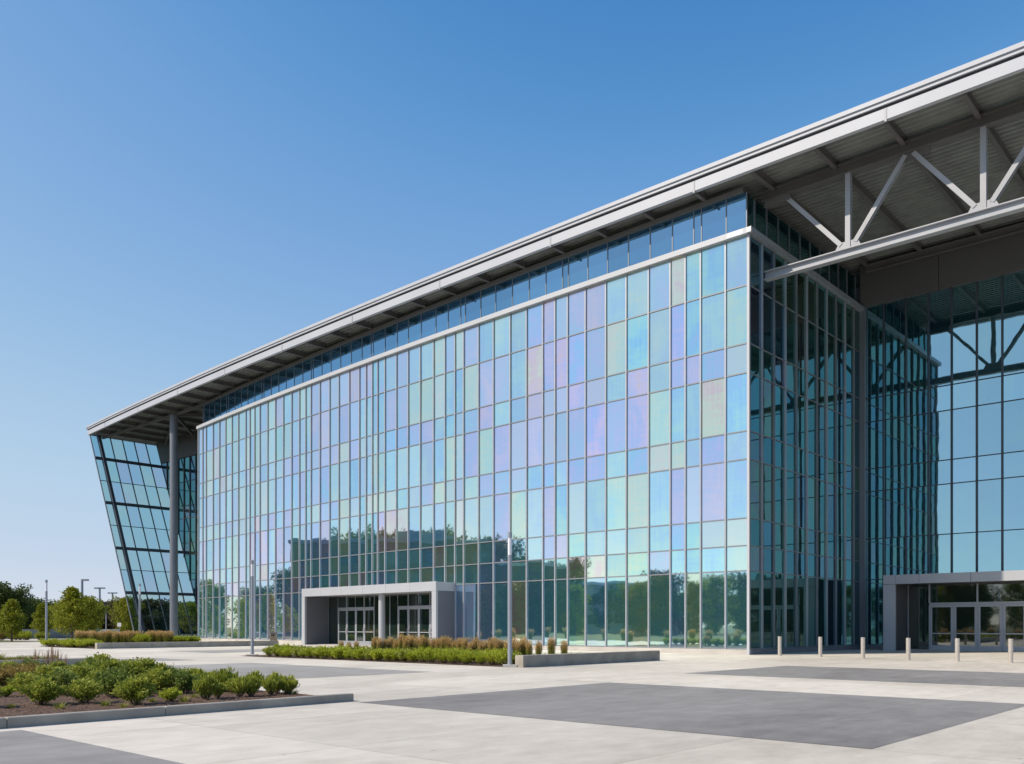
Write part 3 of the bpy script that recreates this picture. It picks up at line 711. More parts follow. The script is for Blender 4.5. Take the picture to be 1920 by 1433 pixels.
# left recess back wall, clipped along the leaning screen
ubk = [60+1.55*i for i in range(25)]
ZL = [0.3, 4.9, 7.76, 11.1, 12.7, 16.0, 17.67, 20.9, ZT]
mbk = []
for a, b in zip(ubk, ubk[1:]):
    for z0, z1 in zip(ZL, ZL[1:]):
        l0, l1 = us_(z0), us_(z1)
        if a >= l1: continue
        b0, b1, a0 = min(b, l0), min(b, l1), min(a, l0)
        mb = MB(); pane_quad(mb, B(b0 if b0 > a0 else a0+.001, WT1, z0), B(a0, WT1, z0), B(a, WT1, z1), B(b1, WT1, z1), [(b0, z0), (a0, z0), (a, z1), (b1, z1)], pane_attr(), .0)
        mbk.append(mb)
big = MB()
for q in mbk:
    k = len(big.v); fi = len(big.f); big.v += q.v; big.f += [tuple(i+k for i in f) for f in q.f]
    big.uv[fi] = q.uv[0]; big.pane[fi] = q.pane[0]
tag(big.build('recess_pane', M['side_glass'], hall), kind='stuff')
for a in ubk:
    z0 = max(0.0, (a-UT+LEAN)/LEAN*26.9)
    if z0 < ZT-1: mb = MB(); mb.bbox(a-.05, a+.05, WT1-.12, WT1+.02, z0, ZT); mb.build('recess_mullion', M['frame_dark'], hall)
for z in ZL[1:-1]: mb = MB(); mb.bbox(60, us_(z)-.2, WT1-.06, WT1+.02, z-.04, z+.04); mb.build('recess_transom', M['frame_dark'], hall)
mb = MB(); mb.hexa([B(60, WT1-.2, ZT), B(us_(ZT)-.3, WT1-.2, ZT), B(us_(ZT)-.3, WT1+.2, ZT), B(60, WT1+.2, ZT), B(60, WT1-.2, 27.1), B(us_(26.8)-.3, WT1-.2, 27.1), B(us_(26.8)-.3, WT1+.2, 27.1), B(60, WT1+.2, 27.1)]); mb.build('header_panel', M['header'], hall)
wl = [fw(UL)+ (WT1-fw(UL))*i/5 for i in range(6)]
big = MB()
for a, b in zip(wl, wl[1:]):
    for z0, z1 in zip(ZR, ZR[1:]):
        big.quad(B(UL, b, z0), B(UL, a, z0), B(UL, a, z1), B(UL, b, z1), [(b, z0), (a, z0), (a, z1), (b, z1)], pane_attr())
tag(big.build('end_wall_pane', M['side_glass'], hall), kind='stuff')
mb = MB(); mb.bbox(UL-1, UL-.01, fw(UL)+.5, WT1, ZR[-1]+.02, 27.0); mb.build('end_wall_band', M['alu_dark'], hall)
# rear of the building (never seen from the plaza): plain rendered wall
mb = MB(); mb.bbox(-44, 86, 38.5, 39, 0, 27.4); mb.build('rear_wall', M['header'], hall)

# ------------------------------------------------------------------ planting prototypes
def rot_leaf(mb, c, L_, W_, dirv, rr):
    """pointed leaf: two triangles folded along its rib"""
    dirv = dirv.normalized(); s = dirv.cross(Vector((rr.gauss(0, 1), rr.gauss(0, 1), rr.gauss(0, 1))))
    if s.length < 1e-3: return
    s.normalize(); k = len(mb.v)
    mb.v += [tuple(c), tuple(c+dirv*L_*.5+s*W_*.5), tuple(c+dirv*L_), tuple(c+dirv*L_*.45-s*W_*.5)]; mb.f.append((k, k+1, k+2, k+3))
def sph(rr):
    while True:
        v = Vector((rr.uniform(-1, 1), rr.uniform(-1, 1), rr.uniform(-1, 1)))
        if 0.05 < v.length <= 1: return v
def make_shrub(name, seed, h, r, n, leafl, leafm, mode='round'):
    rr = random.Random(seed); t = thing(name, 'x', 'shrub', (0, 0, 0))
    st = MB(); fo = MB(); tips = []
    ns = 26 if mode == 'round' else 34
    for i in range(ns):
        an = rr.uniform(0, 6.283); ra = r*math.sqrt(rr.random())*0.95; hh = h*rr.uniform(.72, 1.0)*math.sqrt(max(.12, 1-(ra/r)**2*.75))
        tip = Vector((math.cos(an)*ra, math.sin(an)*ra, hh)); tips.append(tip)
        st.tube((math.cos(an)*ra*.12, math.sin(an)*ra*.12, -.03), tip*.9, .007, .003, 4, False)
    for i in range(n):
        tip = rr.choice(tips); f = rr.uniform(.12, 1.0)**0.6
        base = tip*f; base.x += rr.gauss(0, r*.11); base.y += rr.gauss(0, r*.11); base.z = max(.02, base.z + rr.gauss(0, h*.05))
        out = Vector((base.x, base.y, 0)); out = out.normalized() if out.length > 1e-3 else Vector((1, 0, 0))
        if mode == 'round': dv = out*rr.uniform(.2, 1)+Vector((rr.gauss(0, .6), rr.gauss(0, .6), rr.uniform(-.2, 1)))
        else: dv = out*rr.uniform(.1, .6)+Vector((rr.gauss(0, .35), rr.gauss(0, .35), rr.uniform(.6, 1.6)))
        rot_leaf(fo, base, leafl*rr.uniform(.6, 1.3), leafl*(.5 if mode == 'round' else .28)*rr.uniform(.7, 1.2), dv, rr)
    st.build('stem', M['bark'], t); fo.build('foliage', M[leafm], t); return t
def make_grass(name, seed, h, n=130, plume=True, spread=.16):
    rr = random.Random(seed); t = thing(name, 'x', 'grass clump', (0, 0, 0)); bl = MB(); pl = MB()
    for i in range(n):
        an = rr.uniform(0, 6.283); r0 = rr.random()*spread*.6; hh = h*rr.uniform(.45, .78); lean = rr.uniform(.05, .5)*spread*2.2
        p0 = Vector((math.cos(an)*r0, math.sin(an)*r0, 0)); dr = Vector((math.cos(an), math.sin(an), 0)); sd = Vector((-math.sin(an), math.cos(an), 0))
        a = p0; wd = .012; k = len(bl.v)
        for s_ in range(4):
            f = s_/3; c = p0 + dr*lean*f*f + Vector((0, 0, hh*f)); w_ = wd*(1-f*.85)
            bl.v += [tuple(c-sd*w_), tuple(c+sd*w_)]
            if s_: bl.f.append((k+2*s_-2, k+2*s_-1, k+2*s_+1, k+2*s_))
    if plume:
        for i in range(int(n*.42)):
            an = rr.uniform(0, 6.283); r0 = rr.random()*spread*.5; lean = rr.uniform(0, .55)*spread*1.5; hh = h*rr.uniform(.66, 1.04)
            dr = Vector((math.cos(an), math.sin(an), 0)); c0 = dr*(r0+lean*.5)+Vector((0, 0, hh*.58)); c1 = dr*(r0+lean)+Vector((0, 0, hh))
            for q in range(9):
                c = c0.lerp(c1, q/9); rot_leaf(pl, c+Vector((rr.gauss(0, .014), rr.gauss(0, .014), 0)), .085, .024, (c1-c0).normalized()+Vector((rr.gauss(0, .35), rr.gauss(0, .35), 0)), rr)
    bl.build('blades', M['blade'], t)
    if plume: pl.build('plumes', M['plume'], t)
    return t
def make_tree(name, seed, h, r, n, leafl, leafm, shape='cone', trunk=.16):
    rr = random.Random(seed); t = thing(name, 'x', 'tree', (0, 0, 0)); tk = MB(); fo = MB()
    base = h*trunk; clumps = []
    tk.tube((0, 0, -.1), (0, 0, h*.45), h*.017+.03, h*.011+.02, 8, False); tk.tube((0, 0, h*.45), (rr.gauss(0, .1), rr.gauss(0, .1), h*.93), h*.011+.02, .015, 6, False)
    nb = 30
    for i in range(nb):
        f = (i+rr.random())/nb; z = base + (h-base)*f; an = i*2.4+rr.uniform(-.5, .5)
        if shape == 'cone': rad = r*(1-f)**.75*rr.uniform(.65, 1.12)*(1.0 if f > .12 else .75)
        else: rad = r*math.sqrt(max(.05, 1-(2*f-1)**2*.92))*rr.uniform(.6, 1.15)
        zt = min(h, z + rad*.35); tip = Vector((math.cos(an)*rad, math.sin(an)*rad, zt))
        tk.tube((0, 0, z*.92), tip, .012+h*.004, .01, 4, False)
        for q in range(4): 
            g = .35+.65*q/3; clumps.append((Vector((tip.x*g, tip.y*g, z*.96+(zt-z*.96)*g)), (.55+.3*rr.random())*r*.30))
    clumps.append((Vector((0, 0, h*.97)), r*.13)); clumps.append((Vector((0, 0, h*.9)), r*.2))
    for i in range(n):
        c, cr = rr.choice(clumps); v = sph(rr); v = v*cr; v.z *= .75
        rot_leaf(fo, c+v, leafl*rr.uniform(.6, 1.3), leafl*.6, v.normalized()+Vector((rr.gauss(0, .6), rr.gauss(0, .6), rr.gauss(-.1, .6))), rr)
    tk.build('trunk', M['bark'], t); fo.build('crown', M[leafm], t); return t

used = {}
def place(proto, loc, rz, sc, label, group, cat=None, rename=None):
    if proto.name in used: o = copy_thing(proto, loc, rz, sc, label, group)
    else:
        used[proto.name] = 1; o = proto; o.location = loc; o.rotation_euler = (0, 0, rz); o.scale = sc if isinstance(sc, tuple) else (sc,)*3
        o['label'] = label; o['group'] = group
    if cat: o['category'] = cat
    return o
rp = random.Random(3)

# ------------------------------------------------------------------ planter kerbs and beds
def kerb(name, label, u0, u1, w0, w1, h, cat, joints=()):
    mb = MB(); js = sorted(joints); ws = [w0]+[j for j in js if w0 < j < w1]+[w1]
    for a, b in zip(ws, ws[1:]):
        g = 0.006; c = .015; a_, b_ = a+(g if a != w0 else 0), b-(g if b != w1 else 0)
        mb.hexa([B(u0, a_, -.01), B(u1, a_, -.01), B(u1, b_, -.01), B(u0, b_, -.01), B(u0, a_, h-c), B(u1, a_, h-c), B(u1, b_, h-c), B(u0, b_, h-c)])
        mb.hexa([B(u0, a_, h-c), B(u1, a_, h-c), B(u1, b_, h-c), B(u0, b_, h-c), B(u0+c, a_+c, h), B(u1-c, a_+c, h), B(u1-c, b_-c, h), B(u0+c, b_-c, h)])
    return tag(mb.build(name, M['curb'], origin=B((u0+u1)/2, (w0+w1)/2, 0)), label, cat)
u1_, w1_ = UW(663, 1315)
kerb('planter_kerb', 'low grey concrete kerb edging the mulched shrub bed in the foreground', u1_, u1_+.2, w1_-14, w1_, .165, 'kerb', [w1_-2.6*k-4.2 for k in range(5)])
sheet('mulch_bed', [(u1_+.2, w1_-14), (u1_+15, w1_-14), (u1_+15, w1_-.02), (u1_+.2, w1_-.02)], .06, M['mulch'])
u2_, w2_ = UW(195, 1247)
kerb('planter_wall', 'low grey concrete planter wall ending behind the foreground shrubs', u2_, u2_+.3, w2_-14, w2_, .30, 'low wall', [w2_-3.5])
sheet('mulch_bed', [(u2_+.3, w2_-14), (u2_+9, w2_-14), (u2_+9, w2_-.02), (u2_+.3, w2_-.02)], .12, M['mulch'])
u3, w3 = UW(981, 1252); u3b, w3b = UW(1217, 1238)
kerb('planter_wall', 'concrete planter wall beside the tall lamp post in the middle of the plaza', u3, u3+.42, w3, w3b, .47, 'low wall', [w3+4.6])
uf, wf_ = UW(495, 1229)
w3f = UW(950, 1251)[1]
sheet('mulch_bed', [(u3+.42, w3f), (uf, w3f), (uf, w3b-.5), (u3+.42, w3b-.5)], .03, M['mulch'])
u4, w4 = UW(182, 1217); u4b, w4b = UW(460, 1210)
w4b = w4 + 15.0
kerb('planter_wall', 'long concrete planter wall in front of the far round column', u4, u4+.35, w4, w4b, .43, 'low wall', [w4+4, w4+8, w4+12])
sheet('mulch_bed', [(u4+.35, w4), (u4+11, w4), (u4+16, w4b), (u4+.35, w4b)], .03, M['mulch'])
# bark chips on the foreground bed
mb = MB(); rc = random.Random(5)
for i in range(9000):
    u = u1_+.25+rc.random()**1.4*6; w_ = w1_-.05-rc.random()*9; p = B(u, w_, .068+rc.random()*.012)
    a = rc.uniform(0, 3.14); l = rc.uniform(.012, .04); s_ = rc.uniform(.006, .014); t_ = rc.uniform(-.01, .012)
    dx, dy = math.cos(a)*l, math.sin(a)*l; ex, ey = -math.sin(a)*s_, math.cos(a)*s_
    mb.quad(p+Vector((-dx-ex, -dy-ey, 0)), p+Vector((dx-ex, dy-ey, t_)), p+Vector((dx+ex, dy+ey, t_+.004)), p+Vector((-dx+ex, -dy+ey, .004)))
tag(mb.build('bark_chips', M['chips']), 'loose brown bark chips covering the foreground shrub bed', 'mulch', kind='stuff')

# foreground shrubs -----------------------------------------------------
SH = {'g': make_shrub('leafy_shrub', 21, .58, .45, 3000, .072, 'leaf_green'), 'g2': make_shrub('dense_shrub', 22, .54, .40, 3000, .062, 'leaf_deep'),
      's': make_shrub('spiky_shrub', 23, .46, .24, 1500, .10, 'leaf_green', 'spike'), 'r': make_shrub('rusty_shrub', 24, .5, .45, 3000, .05, 'leaf_rust'),
      'l': make_shrub('lime_shrub', 25, .24, .22, 1100, .05, 'leaf_lime')}
DESC = {'g': 'leafy mid-green shrub', 'g2': 'dense dark green shrub', 's': 'upright spiky green shrub', 'r': 'rusty yellow-brown shrub', 'l': 'small lime-green mound'}
FRONT = [(-40, 1334, 'g2', 1), (8, 1312, 'l', 1.0), (76, 1328, 'g', 1.02), (157, 1325, 'g', .86), (255, 1327, 'g', .8), (317, 1321, 'l', 1.15), (386, 1317, 's', .95),
         (408, 1314, 's', .72), (450, 1312, 's', .85), (471, 1311, 's', .8), (508, 1308, 's', .85), (519, 1305, 's', .8), (563, 1305, 's', .78)]
MID = [(48, 1308, 'g', .9), (118, 1309, 'g2', 1.0), (211, 1313, 'g2', 1.05), (188, 1304, 'g', .85), (292, 1306, 'g', .8), (346, 1306, 'g2', .85), (372, 1303, 's', .9), (424, 1302, 's', .95), (440, 1304, 'g', .6), (488, 1300, 's', .9)]
REAR = [(-20, 1300, 'r', 1.1), (22, 1296, 'r', 1.1), (44, 1299, 'r', .9), (58, 1290, 'r', 1.05), (75, 1292, 'r', .8), (92, 1294, 'g', .95), (128, 1292, 'g2', 1.0), (158, 1296, 'g', 1.0), (178, 1288, 'g2', 1.05), (205, 1291, 'g', 1.0), (232, 1294, 'g2', 1.05),
        (262, 1292, 'g', 1.08), (295, 1291, 'g', .95), (325, 1294, 'g2', .95), (352, 1292, 'g', .85), (385, 1295, 'g', .75), (410, 1296, 's', .9)]
BACK = [(-8, 1284, 'r', 1.0), (10, 1281, 'g', .9), (32, 1282, 'r', 1.0), (60, 1278, 'g2', .95), (112, 1280, 'g', .9), (150, 1278, 'g2', .95), (190, 1276, 'g', 1.2), (222, 1279, 'g', 1.05), (255, 1281, 'g2', 1.05), (288, 1283, 'g', .9), (318, 1285, 'g2', .8),
        (345, 1287, 'g', .6)]
for rowname, row in (('kerb-side front row', FRONT), ('second row', MID), ('third row', REAR), ('rearmost row', BACK)):
    row = [q for q in sorted(row) ]
    k = 0
    for x, y, kk, s_ in row:
        X, Y = G(x, y); u, w_ = inv(X, Y)
        if w_ > w1_-.25: w_ = w1_-.25
        if u < u1_+.45: u = u1_+.45
        p = B(u, w_, .06)
        s2 = s_*rp.uniform(.92, 1.22)
        lab = '%s in the foreground bed, %s, %s from left' % (DESC[kk], rowname, ORD[max(0, k)])
        if x < 0: lab = '%s cut off at the picture edge, foreground bed, %s' % (DESC[kk], rowname); k -= 1
        place(SH[kk], p, rp.uniform(0, 6.28), (s2, s2, s2*rp.uniform(.92, 1.1)), lab, 'shrubs in the foreground bed'); k += 1
# scattered low tufts and fallen leaves
WT_ = make_grass('weed_tuft', 44, .22, 60, False, .22)
for k, (x, y) in enumerate([(20, 1334), (112, 1336), (196, 1330), (232, 1333), (286, 1322), (345, 1322), (365, 1314), (540, 1305), (552, 1307)]):
    X, Y = G(x, y); place(WT_, (X, Y, .06), rp.uniform(0, 6), rp.uniform(.55, .95), 'tiny grass tuft on the bark mulch near the kerb, %s from the left' % ORD[k], 'tiny tufts on the mulch')
# thin pink seed stalks
def make_stalks(seed):
    rr = random.Random(seed); t = thing('seed_stalks', 'x', 'grass clump', (0, 0, 0)); b_ = MB(); h_ = MB()
    for i in range(26):
        an = rr.uniform(0, 6.283); l = rr.uniform(0, .22); hh = rr.uniform(.6, 1.0); tip = Vector((math.cos(an)*l, math.sin(an)*l, hh)); ba = Vector((math.cos(an)*l*.3, math.sin(an)*l*.3, 0))
        b_.tube(ba, tip, .004, .002, 4, False)
        for q in range(12): rot_leaf(h_, ba.lerp(tip, .62+.38*q/12), .035, .016, Vector((rr.gauss(0, .5), rr.gauss(0, .5), 1)), rr)
    b_.v += h_.v and []; k0 = len(b_.v); b_.v += h_.v; b_.f += [tuple(i+k0 for i in f) for f in h_.f]; b_.build('stalks', M['stalk'], t); return t
ST = make_stalks(9)
for k, (x, y, s_) in enumerate([(45, 1272, .8), (66, 1268, 1.0), (90, 1275, 1.05), (98, 1270, 1.15), (108, 1274, 1.0), (122, 1268, .8)]):
    X, Y = G(x, y); place(ST, (X, Y, .06), rp.uniform(0, 6), s_*.85, 'thin pinkish seed stalks rising behind the foreground shrubs, %s from the left' % ORD[k], 'pinkish seed stalks')
LG = make_grass('low_grass_tuft', 40, .38, 90, False, .25)
for k, x in enumerate(range(-12, 120, 12)):
    X, Y = G(x, 1245+rp.uniform(-3, 2)); u, w_ = inv(X, Y); p = B(max(u, u2_+.6), min(w_, w2_-.3), .12)
    place(LG, p, rp.uniform(0, 6), rp.uniform(.8, 1.1), 'low green grass tuft behind the short planter wall, %s from the left' % ORD[k], 'low grass tufts behind the short planter wall')

# middle bed ------------------------------------------------------------
H1 = make_shrub('lime_hedge_shrub', 31, .66, .44, 1200, .09, 'leaf_lime', 'spike'); H2 = make_shrub('hedge_shrub', 32, .56, .46, 1300, .095, 'leaf_lime'); H3 = make_shrub('hedge_shrub', 33, .54, .46, 1300, .09, 'leaf_green')
GR = [make_grass('plumed_grass', 41, 1.28, 300), make_grass('plumed_grass', 42, 1.2, 260)]
row = []
for x in (793, 808, 832, 852, 876, 900, 921, 941): row.append((x, 'b'))
x = 506
while x < 786: row.append((x, 'd')); x += 12.5 + (x-500)*.012
row.sort(); nb_ = 0; nd_ = 0
for x, kk in row:
    u = u_at(x, lambda u: w3f+.45); p = B(u, w3f+.45+rp.uniform(-.08, .08), .02)
    if kk == 'b': place(H1, p, rp.uniform(0, 6), rp.uniform(.9, 1.1), 'bright lime-green hedge shrub, %s of the lime ones left of the tall lamp post' % ORD[nb_], 'lime hedge shrubs of the middle bed'); nb_ += 1
    else: place(H2 if rp.random() < .6 else H3, p, rp.uniform(0, 6), rp.uniform(.85, 1.1), 'green hedge shrub in the front row before the left entrance, %s from the left' % ORD[nd_], 'green hedge shrubs of the middle bed'); nd_ += 1
x = 520; k = 0
while x < 960:
    u = u_at(x, lambda u: w3f+1.5); p = B(u, w3f+1.5+rp.uniform(-.2, .2), .02)
    place(H3 if rp.random() < .5 else H2, p, rp.uniform(0, 6), rp.uniform(.95, 1.2), 'green hedge shrub in the second row of the middle bed, %s from the left' % ORD[k], 'green hedge shrubs of the middle bed'); k += 1
    x += 19
x = 690; k = 0
for xx in [640, 655, 668] + list(range(702, 1000, 10)) + [1010, 1034, 1058]:
    off = 2.7 + (rp.uniform(-.3, .3) if xx < 1000 else .8); u = u_at(xx, lambda u: w3f+off); u = max(u, u3+.8); p = B(u, w3f+off, .02)
    if xx >= 1000: p = at(xx, 39.5, .02)
    s_ = rp.uniform(.74, .98) if xx > 690 else .66
    if xx < 1000: lab = 'tan-plumed ornamental grass behind the green hedge, %s from the left' % ORD[k]
    else: lab = ['isolated tan-plumed grass clump right of the tall lamp post', 'middle one of three tan grass clumps behind the planter wall', 'rightmost tan-plumed grass clump behind the planter wall'][[1010, 1034, 1058].index(xx)]
    place(GR[k % 2], p, rp.uniform(0, 6), (s_*1.25, s_*1.25, s_), lab, 'plumed grasses of the middle bed'); k += 1
k = 0
for x in range(960, 1190, 20):
    u, w_ = UW(x, 1237-(x-960)*.02); u = max(u, u3+.8)
    place(LG, B(u, min(w_, w3b-1), .02), rp.uniform(0, 6), 1.15, 'low green tuft just behind the planter wall, %s from the left' % ORD[k], 'low tufts behind the planter wall'); k += 1

# far left bed ------------------------------------------------------------
k = 0
for r_, (D_, n_) in enumerate(((66.5, 8), (69.5, 8), (73, 8))):
    for i in range(n_):
        x = 92 + i*12 + rp.uniform(-3, 3) - r_*3; p = at(x, D_+rp.uniform(-.5, .5)); u, w_ = inv(p.x, p.y)
        u = max(u, u4+.7); w_ = max(w_, w4+.4); p = B(u, w_, .02)
        place([H1, H2, H1][(i+r_) % 3], p, rp.uniform(0, 6), (1.35, 1.35, rp.uniform(.85, 1.05)), 'yellow-green shrub by the far left lamp post, %s of %s row' % (ORD[i], ['the front', 'the middle', 'the back'][r_]), 'yellow-green shrubs of the far left bed')
k = 0
for x in list(range(147, 262, 7)) + list(range(277, 322, 7)):
    p = at(x, 76.5+rp.uniform(-1, 1), .02); s_ = rp.uniform(.9, 1.02)
    place(GR[k % 2], p, rp.uniform(0, 6), (s_*2.0, s_*2.0, s_), 'tan-plumed grass in the far left bed before the leaning screen, %s from the left' % ORD[k], 'plumed grasses of the far left bed'); k += 1
k = 0
for x in range(262, 276, 6): place(H1, at(x, 75.5, .02), rp.uniform(0, 6), 1.5, 'lime shrub between the two tan grass drifts, %s from the left' % ORD[k], 'lime shrubs between the grasses'); k += 1
k = 0
for x in range(324, 372, 8): place(H2, at(x, 79, .02), rp.uniform(0, 6), 1.35, 'low green shrub at the foot of the far round column, %s from the left' % ORD[k], 'shrubs at the column foot'); k += 1
k = 0
for x in (3, 22, 30, 38, 46, 52, 75, 83): 
    place(SH['r'] if x < 10 else (H1 if x < 60 else H3), at(x, 104, 0), rp.uniform(0, 6), 2.6 if x < 10 else 1.7, ('rusty shrub at the far left road edge' if x < 10 else 'yellowish shrub across the road near the grey barrier, %s from the left' % ORD[k]), 'shrubs across the road'); k += 1

# ------------------------------------------------------------------ trees
T1 = make_tree('young_tree', 51, 5.9, 2.2, 5200, .26, 'leaf_tree', 'cone', .17)
T2 = make_tree('broad_tree', 52, 7.0, 3.4, 8000, .32, 'leaf_dark', 'round', .03)
T3 = make_tree('brown_tree', 53, 5.5, 3.2, 6500, .32, 'leaf_brown', 'round', .03)
T4 = make_tree('round_tree', 54, 6.0, 2.8, 5500, .28, 'leaf_tree', 'round', .08)
def tree(proto, p, h0, h, label, group, wsc=1.0):
    s_ = h/h0; place(proto, p, rp.uniform(0, 6), (s_*wsc, s_*wsc, s_), label, group)
tree(T1, at(135, 96), 5.9, 5.7, 'yellow-green young tree with a pointed top, behind the tan grasses', 'young trees left of the hall', 1.1)
tree(T4, at(163, 99), 6.0, 4.7, 'yellow-green tree touching the pointed one on its right', 'young trees left of the hall', .9)
tree(T1, at(22, 95), 5.9, 4.4, 'young yellow-green tree in front of the big dark tree', 'young trees left of the hall', 1.0)
tree(T1, at(78, 108), 5.9, 4.3, 'slim young tree behind the far left lamp post', 'young trees left of the hall', .85)
tree(T4, at(236, 127), 6.0, 5.6, 'yellow-green tree half hidden by the foot of the leaning screen', 'young trees left of the hall', .8)
tree(T2, at(2, 118), 7.0, 6.9, 'big dark green tree at the left edge of the picture', 'trees beyond the car park', 1.0)
tree(T2, at(27, 121), 7.0, 6.3, 'dark green tree beside the big one at the left edge', 'trees beyond the car park', .75)
k = 0
for i in range(24):
    x = -30 + i*19.5; D_ = 165+rp.uniform(-12, 18)+(12 if i % 2 else 0); h = rp.uniform(4.9, 6.1) + (.6 if 2 < i < 6 else 0)
    pr, h0 = [(T2, 7.0), (T3, 5.5), (T4, 6.0)][0 if i < 7 else (1 if 10 < i < 15 else i % 3)]
    tree(pr, at(x, D_), h0, h, 'distant tree in the belt beyond the car park, %s from the left' % ORD[i], 'trees beyond the car park', 1.25)
for i in range(26):
    x = -60 + i*19; D_ = 205+rp.uniform(-12, 12); tree([T2, T3][i % 2], at(x, D_), [7.0, 5.5][i % 2], rp.uniform(5.6, 6.9), 'rear distant tree behind the belt, %s from the left' % ORD[i], 'rear trees beyond the car park', 1.5)
# tree belt west and south of the plaza (mirrored in the glass)
k = 0
for i in range(17):
    Y = 44 + i*4.6; X = -116 - rp.uniform(0, 8)
    hh = 18.6 + rp.uniform(-1.2, 1.4) - (5 if i < 4 else 0)
    if Y > 108: hh = 13
    tree([T2, T3, T2][i % 3], Vector((X, Y, 0)), [7.0, 5.5, 7.0][i % 3], hh, 'tall dark tree mirrored in the middle of the glass wall, %s from the south' % ORD[i], 'tall trees west of the plaza', .62)
for i in range(12):
    Y = 122 + i*6; tree([T2, T4][i % 2], Vector((-112-rp.uniform(0, 10), Y, 0)), [7, 6][i % 2], rp.uniform(9, 11), 'lower tree mirrored near the far end of the glass wall, %s from the south' % ORD[i], 'lower trees northwest of the plaza', .8)
for i in range(15):
    Y = 38 - i*6.0; tree([T2, T4, T3][i % 3], Vector((-100-rp.uniform(0, 10), Y, 0)), [7, 6, 5.5][i % 3], rp.uniform(8.8, 11), 'tree mirrored near the right end of the glass wall, %s from the north' % ORD[i], 'trees southwest of the plaza', .8)
for i in range(26):
    X = -92 + i*9.0; tree([T2, T4, T3][i % 3], Vector((X, -78-rp.uniform(0, 10), 0)), [7, 6, 5.5][i % 3], rp.uniform(9, 12.5), 'tree south of the plaza mirrored in the recess glass, %s from the west' % ORD[i], 'trees south of the plaza', 1.0)

# second, denser row and planting that only the glass shows
for i in range(9):
    Y = 47 + i*6.6; tree([T4, T2, T3][i % 3], Vector((-90-rp.uniform(0, 3), Y, 0)), [6, 7, 5.5][i % 3], rp.uniform(7, 9.5), 'garden tree in front of the mirrored office block, %s from the south' % ORD[i], 'garden trees by the office block', .8)
for i in range(24):
    Y = -50 + i*7.2; hh = 13.5 if 44 < Y < 112 else 8.5
    tree([T2, T3][i % 2], Vector((-126-rp.uniform(0, 6), Y, 0)), [7.0, 5.5][i % 2], hh+rp.uniform(-1, 1), 'rear dark tree of the western belt, %s from the south' % ORD[i], 'rear trees west of the plaza', .95)
sheet('lawn', [inv(-9, -60), inv(-140, -60), inv(-140, 78), inv(-52, 78), inv(-9, 11)], .008, M['lawn'])
for i in range(27):
    Y = 14 + i*2.25; X = -.66*Y - 3.2 - (i % 3)*.5
    place(GR[i % 2], Vector((X, Y, .01)), rp.uniform(0, 6), (2.6, 2.6, 1.0), 'plumed grass at the western edge of the plaza, mirrored low in the glass, %s from the south' % ORD[i], 'plumed grasses west of the plaza')

ob = thing('office_block', 'long dark flat-topped office block west of the plaza, mirrored in the glass', 'building', (-96, 80, 0))
MB().box(-110, -96, 64, 108, 0, 16.6).build('wall', M['brown'], ob); MB().box(-109, -96.8, 47, 63.98, 0, 12.6).build('wing', M['brown'], ob)
MB().box(-110.4, -95.6, 63.6, 108.4, 16.62, 17.3).build('roof', M['alu_dark'], ob); MB().box(-109.3, -96.4, 46.6, 63.5, 12.62, 13.1).build('wing_roof', M['wallpale'], ob)
MB().box(-106, -99, 74, 84, 17.32, 19.0).build('plant_room', M['alu_dark'], ob)
rw = random.Random(8)
for z in (1.0, 4.9, 8.8, 12.7):
    for k in range(9):
        y0 = 65.0+k*4.75; MB().box(-95.98, -95.88, y0, y0+rw.uniform(2.2, 3.9), z, z+2.3).build('window', M['dark_glass2'], ob)
# pale low building behind the trees, mirrored only
bd = thing('flat_roofed_building', 'pale flat-roofed building behind the western trees, mirrored in the glass', 'building', (-108, 26, 0))
MB().box(-122, -108, 22, 43, 0, 9.6).build('wall', M['wallpale'], bd)
MB().box(-122.4, -107.6, 21.6, 43.4, 9.62, 10.2).build('roof', M['white'], bd)
for k in range(6):
    for z in (2.0, 5.6):
        MB().box(-108.02, -107.94, 22.8+k*3.4, 25.0+k*3.4, z, z+1.9).build('window', M['gap'], bd)

# ------------------------------------------------------------------ lamp posts
def make_lamp():
    t = thing('lamp_post', 'x', 'lamp post', (0, 0, 0)); h = 5.3
    MB().tube((0, 0, .05), (0, 0, 4.42), .088, .088, 20).build('pole', M['lamp'], t)
    MB().tube((0, 0, 4.42), (0, 0, 5.10), .080, .080, 20).build('lens', M['lens'], t)
    MB().tube((0, 0, 5.10), (0, 0, 5.32), .092, .092, 20).build('cap', M['lamp'], t)
    MB().tube((0, 0, 0), (0, 0, .05), .18, .18, 20).build('base_plate', M['lamp'], t)
    MB().tube((0, 0, .05), (0, 0, .14), .115, .10, 20).build('collar', M['lamp'], t)
    MB().box(.085, .10, -.04, .04, .5, .75).build('hand_hole_cover', M['lamp'], t)
    return t
LP = make_lamp(); g_ = 'lamp posts of the plaza'
X, Y = G(956, 1251); place(LP, (X, Y, 0), .3, 1, 'nearest slim grey lamp post, between lime hedge and concrete planter wall', g_)
X, Y = G(473, 1228.5); place(LP, (X, Y, 0), .3, 1.0, 'slim grey lamp post left of the front entrance portal', g_)
X, Y = G(87, 1212.6); place(LP, (X, Y, 0), .3, 1.0, 'slim grey lamp post at far left beside yellow-green shrubs', g_)
place(LP, at(262, 77), .3, 1.0, 'slim grey lamp post in front of the foot of the leaning screen', g_)
mb = MB(); X, Y = G(473, 1229); mb.box(X-.28, X+.28, Y-.28, Y+.28, 0.002, .06); tag(mb.build('lamp_footing', M['plinth'], origin=(X, Y, 0)), 'small concrete footing under the lamp post left of the portal', 'footing')
